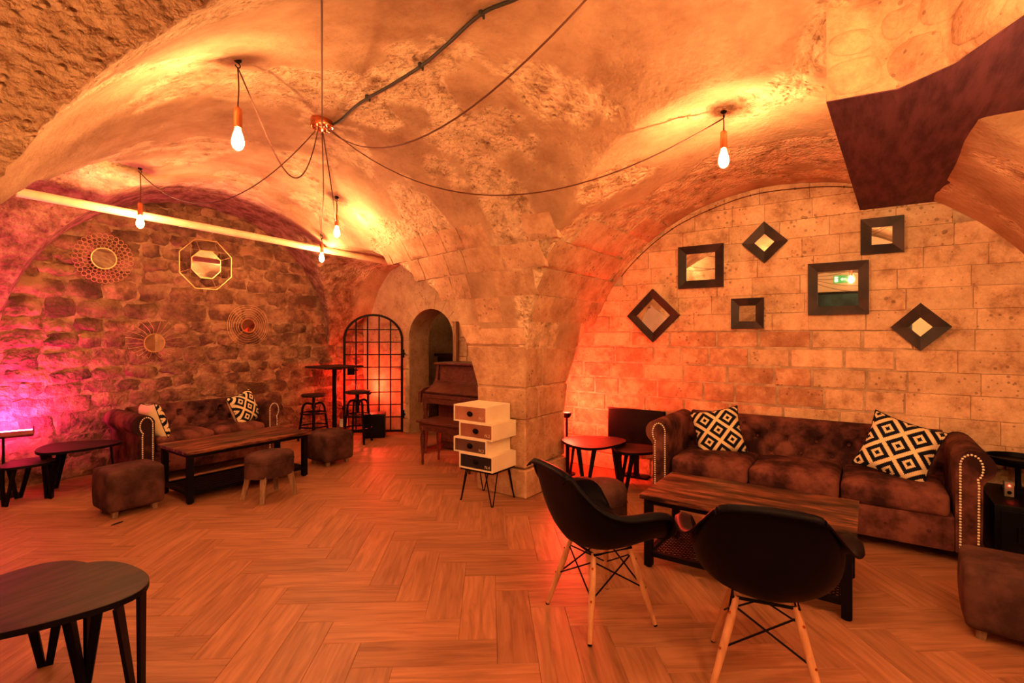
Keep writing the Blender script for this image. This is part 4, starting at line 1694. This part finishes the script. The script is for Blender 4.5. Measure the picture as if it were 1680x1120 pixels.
# ---------------------------------------------------------------- arched iron gate
def gate():
    A, B = Vector((4.65, 6.29)), Vector((5.205, 5.675))
    W = (B - A).length
    t = thing('iron_gate', 'arched black iron grille gate across the red-lit corner', 'gate', (A.x, A.y, 0), math.atan2(B.y - A.y, B.x - A.x))
    Ht = 1.75
    rad = W / 2
    ztop = lambda x: Ht - rad * .86 + .86 * math.sqrt(max(0, rad * rad - (x - rad) ** 2))
    path = [(0, 0, .02)] + [(rad - rad * math.cos(a), 0, Ht - rad * .86 + rad * .86 * math.sin(a)) for a in [math.pi * k / 24 for k in range(25)]] + [(W, 0, .02)]
    mb = MB()
    for p, q_ in zip(path, path[1:]):
        mb.bar(p, q_, .032, .028, up=(0, 1, 0))
    mb.bar((0, 0, .035), (W, 0, .035), .03, .028, up=(0, 1, 0))
    mb.build('gate_frame', M['iron'], t)
    for k in range(1, 5):
        x = W * k / 5
        mb = MB(); mb.bar((x, 0, .04), (x, 0, ztop(x)), .019, .019); mb.build('upright_bar', M['iron'], t)
    for k in range(8):
        z = .24 + k * .185
        hw = rad if z < Ht - rad * .86 else rad * math.sqrt(max(0, 1 - ((z - (Ht - rad * .86)) / (rad * .86)) ** 2))
        mb = MB(); mb.bar((rad - hw, .010, z), (rad + hw, .010, z), .019, .014); mb.build('cross_bar', M['iron'], t)
    for z in (.28, 1.18):
        mb = MB(); mb.tube([(W + .016, 0, z - .06), (W + .016, 0, z + .06)], .018, 8); mb.bar((W, 0, z), (W + .05, 0, z), .04, .02)
        mb.build('hinge', M['iron'], t)
    mb = MB(); mb.box((.10, -.02, .93), (.10, .04, .12)); mb.bar((.10, -.03, .94), (.20, -.03, .94), .015)
    mb.build('lock', M['iron'], t)
    return t
gate()

t = thing('speaker_box', 'black boxy loudspeaker on the floor before the iron gate', 'loudspeaker', (4.80, 5.80, 0), R(-44))
mb = MB(); mb.box((0, 0, .17), (.30, .26, .34), bev=.012); mb.build('cabinet', M['black_plastic'], t, smooth=40)
mb = MB(); mb.box((0, -.133, .17), (.25, .008, .29), bev=.003); mb.build('grille', M['black_metal'], t)

# red uplight on a slim stand that lights the corner behind the gate
def red_uplight(label, loc, h, power, aim=None, stand=True):
    t = thing('led_uplight', label, 'spotlight', loc)
    if stand:
        mb = MB(); mb.lathe([(.09, 0), (.09, .01), (.012, .016), (.012, h - .05)], 14); mb.build('stand', M['black_metal'], t, smooth=40)
    mb = MB(); mb.lathe([(.03, h - .05), (.045, h - .03), (.05, h), (.046, h + .004)], 18); mb.build('lamp_head', M['black_plastic'], t, smooth=40)
    mb = MB(); mb.lathe([(.001, h + .006), (.043, h + .006)], 18, cap=False); mb.build('lens', emit('red_led_glow', RED, .5), t)
    ld = bpy.data.lights.new('red_led', 'POINT'); ld.color = RED; ld.energy = power; ld.shadow_soft_size = .04
    lo = bpy.data.objects.new('red_led', ld); link(lo, t); lo.location = (0, 0, h + .06)
    return t
red_uplight('red spotlight glowing on a slim stand behind the bar stool', (5.03, 6.22, 0), .60, 8)
red_uplight('small black spotlight behind the pillar throwing red light', (4.66, 2.585, 0), .64, 18)

# ---------------------------------------------------------------- upright piano and bench
def piano():
    t = thing('upright_piano', 'reddish brown upright piano standing behind the pillar', 'piano', (4.82, 3.79, 0), R(-90))
    # local x along the keyboard (towards -Y), local -y is the front (towards -X)... rotate so local +x = -Y
    W = 1.44
    pm = M['piano']
    mb = MB(); mb.box((0, .12, .56), (W, .36, 1.06), bev=.006); mb.build('case', pm, t)
    mb = MB(); mb.box((0, .10, 1.095), (W + .04, .46, .025), bev=.006); mb.build('top_lid', pm, t)
    # music panel, leaning
    mb = MB(); mb.bar((0, -.085, .87), (0, -.055, 1.075), W - .12, .018, up=(0, 1, 0)); mb.build('music_panel', pm, t)
    mb = MB(); mb.box((0, -.11, .875), (W - .04, .06, .02), bev=.004); mb.build('music_ledge', pm, t)
    mb = MB(); mb.bar((0, -.36, .755), (0, -.12, .865), W - .10, .02, up=(0, 0, 1)); mb.build('fallboard', pm, t)
    mb = MB(); mb.box((0, -.22, .66), (W - .02, .32, .07), bev=.005); mb.build('key_bed', pm, t)
    mb = MB(); mb.box((0, -.375, .715), (W - .08, .025, .05), bev=.005); mb.build('key_slip', pm, t)
    for s in (-1, 1):
        prof = [(-.40, .63), (-.40, .76), (-.34, .80), (-.16, .82), (-.10, .90), (-.07, 1.08), (.0, 1.08), (.0, .63)]
        T = Matrix(((0, 0, 1, 0), (1, 0, 0, 0), (0, 1, 0, 0), (0, 0, 0, 1)))
        mb = MB(); mb.prism(prof, s * (W / 2) - .02, s * (W / 2) + .02, T); mb.build('cheek', pm, t)
        mb = MB(); mb.lathe([(.018, 0), (.02, .05), (.015, .08), (.03, .22), (.036, .42), (.022, .50), (.034, .54), (.034, .63)], 12,
                            (s * (W / 2 - .05), -.34, 0))
        mb.build('leg', pm, t, smooth=50)
        mb = MB(); mb.box((s * (W / 2 - .05), -.17, .05), (.06, .34, .05)); mb.build('toe_block', pm, t)
    mb = MB(); mb.box((0, -.07, .36), (W - .1, .02, .5), bev=.004); mb.build('lower_panel', pm, t)
    for k in (-1, 0, 1):
        mb = MB(); mb.box((k * .08, -.12, .07), (.03, .12, .012), bev=.004); mb.build('pedal', M['brass'], t)
    return t
piano()
t = thing('piano_bench', 'reddish brown piano bench on turned legs in front of the piano', 'bench', (4.20, 3.76, 0), R(90))
mb = MB(); mb.box((0, 0, .485), (.80, .35, .03), bev=.006); mb.build('seat', M['piano'], t)
mb = MB(); mb.box((0, 0, .43), (.74, .30, .08)); mb.build('apron', M['piano'], t)
for sx in (-1, 1):
    for sy in (-1, 1):
        mb = MB(); mb.lathe([(.013, 0), (.017, .04), (.013, .07), (.024, .18), (.03, .30), (.018, .36), (.03, .39), (.03, .43)], 12, (sx * .34, sy * .13, 0))
        mb.build('leg', M['piano'], t, smooth=50)

# ---------------------------------------------------------------- stacked drawer chest
def text_mesh(name, body, size, mat, parent, loc, rot):
    cu = bpy.data.curves.new(name, 'FONT')
    cu.body = body; cu.size = size; cu.align_x = 'CENTER'; cu.align_y = 'CENTER'; cu.extrude = .0006
    tmp = bpy.data.objects.new('tmp', cu)
    COL.objects.link(tmp)
    dg = bpy.context.evaluated_depsgraph_get()
    me = bpy.data.meshes.new_from_object(tmp.evaluated_get(dg))
    bpy.data.objects.remove(tmp)
    me.materials.clear(); me.materials.append(mat)
    return share(name, me, parent, loc, rot)

def chest():
    t = thing('drawer_chest', 'staggered four-drawer cream chest on black hairpin legs by the pillar', 'chest', (3.55, 2.80, 0))
    W, Dp = .37, .345
    fronts = [noisy('tan_drawer', (.36, .15, .09), (.46, .21, .13), 5, .5, .05), noisy('rust_drawer', (.25, .09, .055), (.33, .13, .08), 5, .5, .05),
              noisy('umber_drawer', (.085, .04, .03), (.12, .06, .045), 5, .5, .05), noisy('navy_drawer', (.008, .007, .014), (.014, .011, .02), 5, .5, .05)]
    zs = [(.695, .84), (.555, .695), (.425, .555), (.290, .425)]
    white = simple('pale_print', (.75, .6, .45), .7)
    for i, ((z0, z1), off) in enumerate(zip(zs, (.032, -.032, .032, -.032))):
        mb = MB()
        # hollow box: top, bottom, sides, back so the drawer front is set in
        h = z1 - z0
        th = .012
        mb.box((0, 0, h - th / 2), (Dp, W, th)); mb.box((0, 0, th / 2), (Dp, W, th))
        mb.box((0, W / 2 - th / 2, h / 2), (Dp, th, h - 2 * th)); mb.box((0, -W / 2 + th / 2, h / 2), (Dp, th, h - 2 * th))
        mb.box((Dp / 2 - th / 2, 0, h / 2), (th, W - 2 * th, h - 2 * th))
        bx = mb.build('drawer_box', M['cream'], t, loc=(0, off, z0))
        mb = MB(); mb.box((-Dp / 2 + .012, 0, h / 2), (.014, W - 2 * th - .004, h - 2 * th - .004), bev=.002)
        fr = mb.build('drawer_front', fronts[i], bx)
        mb = MB()
        Mt = Matrix.Translation((-Dp / 2 + .004, .0, h / 2)) @ Matrix.Rotation(R(-90), 4, 'Y')
        vs = mb.lathe([(.030, 0), (.033, .004), (.028, .007), (.02, .006)], 20, M=Mt)
        mb.box((-Dp / 2 - .006, 0, h / 2 + .004), (.014, .036, .018), bev=.005)
        for v in mb.bm.verts:
            v.co.z = h / 2 + (v.co.z - h / 2) * .72
        mb.build('handle', M['iron'], bx, smooth=50)
        text_mesh('number_print', 'N.%d' % (i + 1), .038, white, bx, (-Dp / 2 + .0045, -.125, h / 2 - .030), (R(90), 0, R(-90)))
    mb = MB()
    hw, hd = W / 2 - .012, Dp / 2 - .012
    for a, b_ in (((-hd, -hw), (hd, -hw)), ((hd, -hw), (hd, hw)), ((hd, hw), (-hd, hw)), ((-hd, hw), (-hd, -hw))):
        mb.bar((a[0], a[1] - .032, .282), (b_[0], b_[1] - .032, .282), .014, .016)
    mb.build('leg_frame', M['black_metal'], t)
    for sx in (-1, 1):
        for sy in (-1, 1):
            cx_, cy_ = sx * hd, sy * hw - .032
            mb = MB()
            bt = Vector((cx_ + sx * .004, cy_ + sy * .004, .004))
            mb.tube(smooth_path([(cx_ - sx * .075, cy_, .28), bt + Vector((-sx * .010, 0, .006)), bt, bt + Vector((0, -sy * .010, .006)), (cx_, cy_ - sy * .075, .28)], 3), .0056, 6)
            mb.build('hairpin_leg', M['black_metal'], t, smooth=60)
    return t
chest()

# ---------------------------------------------------------------- mirrors on the block wall
def frame_mirror(label, y, z, w, h, fw, rot=0.0, lean=0.0, group='dark framed mirrors on the block wall'):
    """hangs on x = XR, faces -x"""
    t = thing('framed_mirror', label, 'mirror', (XR - .012, y, z), 0, group)
    t.rotation_euler = (rot, 0, 0)
    hw, hh = w / 2, h / 2
    o4 = [(-hw, -hh), (hw, -hh), (hw, hh), (-hw, hh)]
    i4 = [(-hw + fw, -hh + fw), (hw - fw, -hh + fw), (hw - fw, hh - fw), (-hw + fw, hh - fw)]
    for k in range(4):
        j = (k + 1) % 4
        mb = MB()
        a, b_, c, d = o4[k], o4[j], i4[j], i4[k]
        # sloping moulding: outer edge thicker
        fr = [mb.bm.verts.new((-.034, a[0], a[1])), mb.bm.verts.new((-.034, b_[0], b_[1])), mb.bm.verts.new((-.018, c[0], c[1])), mb.bm.verts.new((-.018, d[0], d[1]))]
        bk = [mb.bm.verts.new((0, *p)) for p in (a, b_, c, d)]
        mb.bm.faces.new(fr); mb.bm.faces.new(bk[::-1])
        for q_ in range(4):
            r_ = (q_ + 1) % 4
            mb.bm.faces.new((fr[q_], bk[q_], bk[r_], fr[r_]))
        mb.build('frame_rail', M['frame_wood'], t)
    mb = MB()
    p = i4
    mb.box((-.008, 0, 0), (.006, w - 2 * fw + .01, h - 2 * fw + .01))
    g = mb.build('mirror_glass', M['mirror'], t)
    if lean:
        g.rotation_euler = (0, lean, 0)
    return t
fm = frame_mirror
fm('square dark framed mirror, second from the left, high on the block wall', 1.332, 2.115, .42, .41, .075)
fm('diamond-hung dark framed mirror at the top beside the vault lamp', .772, 2.29, .265, .265, .075, R(45), R(5))
fm('small square dark framed mirror under the stair soffit', -.086, 2.255, .285, .29, .075, 0, R(-3))
fm('largest dark framed mirror, reflecting the green exit sign', .215, 1.845, .43, .44, .072)
fm('smallest square dark framed mirror in the middle of the wall', .914, 1.652, .275, .28, .068, 0, R(3))
fm('diamond-hung dark framed mirror farthest left over the black screen', 1.803, 1.652, .385, .385, .068, R(45))
fm('diamond-hung dark framed mirror farthest right above the sofa', -.328, 1.515, .265, .265, .08, R(45))

# ---------------------------------------------------------------- gold mirrors on the rubble wall (face -y)
def gold_mirror(kind, label, x, z, r, rg):
    t = thing('gold_mirror', label, 'mirror', (x, YL - .085, z), 0, 'gold wire mirrors on the rubble wall')
    t.rotation_euler = (R(90), 0, 0)           # local z -> -y (towards the room), local y -> up
    n = 8 if kind == 'octagon' else 32
    off = math.pi / 8 if kind == 'octagon' else 0
    poly = [(r * math.cos(off + 2 * math.pi * k / n), r * math.sin(off + 2 * math.pi * k / n)) for k in range(n)]
    mb = MB(); mb.prism(poly, .0, .01); mb.build('mirror_glass', M['mirror'], t)
    mb = MB(); mb.tube([(a * 1.02, b_ * 1.02, .008) for a, b_ in poly], .007, 6, closed=True); mb.build('inner_rim', M['brass'], t, smooth=60)
    if kind == 'octagon':
        P2 = [(rg * math.cos(off + 2 * math.pi * k / n), rg * math.sin(off + 2 * math.pi * k / n)) for k in range(n)]
        mb = MB(); mb.tube([(a, b_, .008) for a, b_ in P2], .0065, 6, closed=True); mb.build('outer_rim', M['brass'], t, smooth=60)
        for k in range(0, 8, 2):
            mb = MB(); mb.tube([(poly[k][0], poly[k][1], .006), (P2[k][0], P2[k][1], .006)], .0022, 6); mb.build('spoke', M['dull_brass'], t)
        mb = MB(); s = r * .98; mb.tube([(-s, -s, .004), (s, -s, .004), (s, s, .004), (-s, s, .004)], .002, 6, closed=True); mb.build('square_wire', M['dull_brass'], t)
    elif kind == 'honeycomb':
        tm = MB(); tm.tube([(math.cos(a), math.sin(a), 0) for a in [2 * math.pi * k / 10 for k in range(10)]], .13, 4, closed=True)
        to = tm.build('ring', M['dull_brass'], t, smooth=60); tme = to.data; bpy.data.objects.remove(to)
        rr = r + .022
        s = .0165
        while rr < rg - .012:
            cnt = int(2 * math.pi * rr / (2.05 * s))
            for k in range(cnt):
                a = 2 * math.pi * (k + (rr * 40 % 1)) / cnt
                share('ring', tme, t, (rr * math.cos(a), rr * math.sin(a), .008), (0, 0, 0), (s, s, s))
            rr += 1.75 * s + .004
            s += .0022
    elif kind == 'rings':
        for k, q_ in enumerate((1.45, 1.75, 2.1, 2.45, 2.8, 3.1)):
            mb = MB(); mb.tube([(r * q_ * math.cos(a) + .004 * math.sin(3 * a + k), r * q_ * math.sin(a), .006) for a in [2 * math.pi * j / 40 for j in range(40)]], .0024, 5, closed=True)
            mb.build('wire_ring', M['dull_brass'], t, smooth=60)
        for k in range(4):
            a = math.pi / 4 + k * math.pi / 2
            mb = MB(); mb.tube([(r * math.cos(a), r * math.sin(a), .004), (r * 3.1 * math.cos(a), r * 3.1 * math.sin(a), .004)], .002, 5); mb.build('spoke', M['dull_brass'], t)
    else:
        for k in range(22):
            a = 2 * math.pi * k / 22
            c, s = math.cos(a), math.sin(a)
            up = .5 + .5 * s
            ln = r * (1.7 + .95 * up)
            path = smooth_path([(r * c, r * s, .005), (ln * .62 * c + .012 * s, ln * .62 * s, .012), (ln * c + .03 * (1 if c > 0 else -1), ln * s, .006),
                                (ln * 1.02 * c + .05 * (1 if c > 0 else -1), ln * .9 * s, .004)], 4)
            mb = MB(); mb.tube(path, .0018, 5); mb.build('wire_ray', M['dull_brass'], t, smooth=60)
    return t
gold_mirror('honeycomb', 'round gold mirror ringed by a honeycomb of wire loops, upper left of the rubble wall', 1.855, 2.25, .105, .262)
gold_mirror('octagon', 'octagonal gold mirror within a larger wire octagon on the rubble wall', 2.85, 2.30, .172, .315)
gold_mirror('rings', 'small round gold mirror within concentric wire rings on the rubble wall', 3.355, 1.575, .085, .26)
gold_mirror('rays', 'round mirror with fine curling wire rays, lowest on the rubble wall', 2.312, 1.365, .098, .27)

# ---------------------------------------------------------------- black screen by the long sofa
t = thing('flat_screen', 'black flat screen on a stand against the block wall', 'television', (4.97, 1.95, 0), R(90))
mb = MB(); mb.box((0, .0, .51), (.61, .035, .37), bev=.008); mb.build('screen_case', M['black_plastic'], t, smooth=40)
mb = MB(); mb.box((0, .019, .515), (.585, .004, .335)); mb.build('display', simple('dark_display', (.002, .002, .005), .25, 0, .4), t)
mb = MB(); mb.box((0, -.01, .18), (.05, .03, .32)); mb.build('stand_post', M['black_plastic'], t)
mb = MB(); mb.box((0, 0, .01), (.26, .13, .02), bev=.006); mb.build('stand_base', M['black_plastic'], t)

# ---------------------------------------------------------------- right edge: black cabinet, small round table with device
t = thing('black_cabinet', 'low black cabinet beyond the right arm of the long sofa', 'cabinet', (4.70, -.88, 0))
mb = MB(); mb.box((0, 0, .20), (.62, .46, .36), bev=.006); mb.build('cabinet_body', M['black_plastic'], t, smooth=40)
mb = MB(); mb.box((-.315, 0, .2), (.012, .40, .30), bev=.003); d_ = mb.build('door', M['black_metal'], t)
mb = MB(); mb.tube([(-.335, .12, .16), (-.335, .12, .26)], .006, 8); mb.build('handle', M['iron'], d_)
for sx in (-1, 1):
    for sy in (-1, 1):
        mb = MB(); mb.box((sx * .26, sy * .18, .012), (.04, .04, .024)); mb.build('foot', M['black_metal'], t)
t = thing('lamp_dish', 'black round tray raised on a stem at the right edge', 'tray', (4.86, -.84, .38))
mb = MB(); mb.lathe([(.09, 0), (.09, .012), (.016, .02), (.016, .17), (.05, .18)], 20); mb.build('stem', M['black_metal'], t, smooth=40)
mb = MB(); mb.lathe([(.05, .18), (.165, .185), (.172, .20), (.172, .235), (.162, .235), (.158, .205), (.01, .2)], 32); mb.build('dish', M['black_plastic'], t, smooth=40)
t = thing('power_adapter', 'small pale adapter with a red light on the black cabinet', 'adapter', (4.66, -.76, .38))
mb = MB(); mb.box((0, 0, .05), (.05, .05, .10), bev=.008); mb.build('housing', simple('grey_plastic', (.25, .2, .17), .5), t, smooth=40)
mb = MB(); mb.lathe([(.001, .0), (.006, .0), (.006, .004), (.001, .006)], 10, (0, 0, 0), Matrix.Translation((-.026, .0, .075)) @ Matrix.Rotation(R(-90), 4, 'Y'))
mb.build('indicator', emit('red_indicator', (1, .02, .01), 6), t)
mb = MB(); mb.lathe([(.012, 0), (.012, .003)], 12, (0, 0, 0), Matrix.Translation((-.026, 0, .03)) @ Matrix.Rotation(R(-90), 4, 'Y')); mb.build('socket', M['black_plastic'], t)

# ---------------------------------------------------------------- pink light bar at the left wall
t = thing('pink_light_bar', 'glowing pink light bar on a slim black stand at the left edge', 'light bar', (1.08, 6.36, 0), R(-14))
TB = Matrix.Translation((-.05, 0, .55)) @ Matrix.Rotation(R(-24), 4, 'X')
mb = MB(); mb.box((0, 0, 0), (.50, .075, .045), TB, bev=.008); mb.build('housing', simple('bar_case', (.25, .01, .03), .4), t, smooth=40)
mb = MB(); mb.box((0, 0, .027), (.48, .045, .010), TB, bev=.003); mb.build('light_strip', emit('pink_led_glow', PINK, 190), t)
mb = MB()
for s_ in (-1, 1):
    mb.box((s_ * .25, 0, .03), (.006, .07, .05), TB)
mb.build('end_cap', M['black_metal'], t)
mb = MB(); mb.lathe([(.11, 0), (.11, .01), (.010, .016), (.010, .53)], 14); mb.build('stand', M['black_metal'], t, smooth=40)

# ---------------------------------------------------------------- scrap on the floor
t = thing('floor_scrap', 'tiny dark scrap lying on the floor before the footstool', 'scrap', (1.43, 4.73, 0), R(20))
mb = MB(); mb.prism([(-.045, 0), (-.01, -.010), (.04, -.006), (.05, .004), (.0, .012)], .0015, .006); mb.build('scrap_piece', M['black'], t)

# ---------------------------------------------------------------- behind the camera: exit sign and teal panel seen in the mirror
t = thing('exit_sign', 'green lit exit sign on the back wall, seen in the largest mirror', 'exit sign', (XL + .005, .43, 2.56), R(90))
mb = MB(); mb.box((0, -.02, .075), (.36, .04, .15), bev=.004); mb.build('sign_box', emit('exit_green', (.06, .75, .10), .12), t)
wh = emit('exit_white', (.9, 1, .6), .3)
mb = MB(); mb.box((.135, -.042, .075), (.06, .004, .11)); mb.build('door_pictogram', wh, t)
mb = MB()
mb.bar((-.14, -.042, .10), (-.12, -.042, .06), .022, .004, up=(0, 1, 0)); mb.bar((-.12, -.042, .06), (-.16, -.042, .03), .012, .004, up=(0, 1, 0))
mb.bar((-.12, -.042, .06), (-.09, -.042, .025), .012, .004, up=(0, 1, 0)); mb.bar((-.15, -.042, .085), (-.105, -.042, .09), .010, .004, up=(0, 1, 0))
mb.lathe([(.011, 0), (.011, .004)], 10, (0, 0, 0), Matrix.Translation((-.142, -.040, .122)) @ Matrix.Rotation(R(90), 4, 'X'))
mb.build('running_figure', wh, t)
mb = MB(); mb.bar((-.05, -.042, .075), (.05, -.042, .075), .02, .004, up=(0, 1, 0)); mb.bar((.05, -.042, .075), (.02, -.042, .105), .016, .004, up=(0, 1, 0)); mb.bar((.05, -.042, .075), (.02, -.042, .045), .016, .004, up=(0, 1, 0))
mb.build('arrow', wh, t)
t = thing('teal_banner', 'dark teal painted panel on the back wall, seen in the largest mirror', 'panel', (XL + .02, .6, 0), R(90))
mb = MB(); mb.box((0, 0, 1.55), (2.6, .03, 1.56), bev=.004); mb.build('panel_board', noisy('teal_paint', (.006, .03, .04), (.02, .09, .10), 2.0, .5, .1), t)
mb = MB(); mb.box((0, -.01, 2.35), (2.6, .04, .05)); mb.build('panel_rail', M['black_metal'], t)

# ---------------------------------------------------------------- beyond the doorway: dark counter and shelf
t = thing('back_counter', 'dark counter and cabinets in the room beyond the doorway', 'counter', (6.55, 5.0, 0), R(90))
mb = MB(); mb.box((0, 0, .55), (2.0, .5, 1.1), bev=.01); mb.build('counter_body', M['dark_wood'], t)
mb = MB(); mb.box((0, -.02, 1.12), (2.1, .6, .05), bev=.006); mb.build('counter_top', M['dark_wood'], t)
t = thing('dark_box', 'black box standing on the counter beyond the doorway', 'box', (6.55, 4.72, 1.145))
mb = MB(); mb.box((0, 0, .13), (.3, .5, .26), bev=.01); mb.build('box_body', M['black_plastic'], t)
mb = MB(); mb.box((-.152, 0, .13), (.006, .40, .18)); mb.build('box_front', M['black_metal'], t)

# lamp in the room beyond the doorway
t = thing('ceiling_lamp', 'bare bulb lamp of the room beyond the doorway', 'ceiling lamp', (6.2, 5.9, 2.3))
share('lamp_socket', SOCK, t, (0, 0, -.12)); 
mb = MB(); mb.lathe([(.05, 0), (.05, -.012), (.012, -.02), (.012, -.03)], 14); mb.build('ceiling_plate', M['copper'], t, smooth=40)
mb = MB(); mb.lathe([(0.013, -.118), (.024, -.155), (.030, -.19), (.022, -.222), (.001, -.233)], 12); mb.build('bulb', emit('dim_bulb_glow', WARM, 12), t, smooth=80)

t = thing('wooden_post', 'slim wooden post standing against the wall behind the piano', 'post', (5.19, 4.60, 0))
mb = MB(); mb.box((0, 0, .82), (.05, .055, 1.60), bev=.004); mb.build('post_shaft', M['leg_wood'], t)
mb = MB(); mb.box((0, 0, .01), (.09, .09, .02), bev=.003); mb.build('post_foot', M['leg_wood'], t)
mb = MB(); mb.box((0, 0, 1.63), (.07, .075, .02), bev=.004); mb.build('post_cap', M['leg_wood'], t)
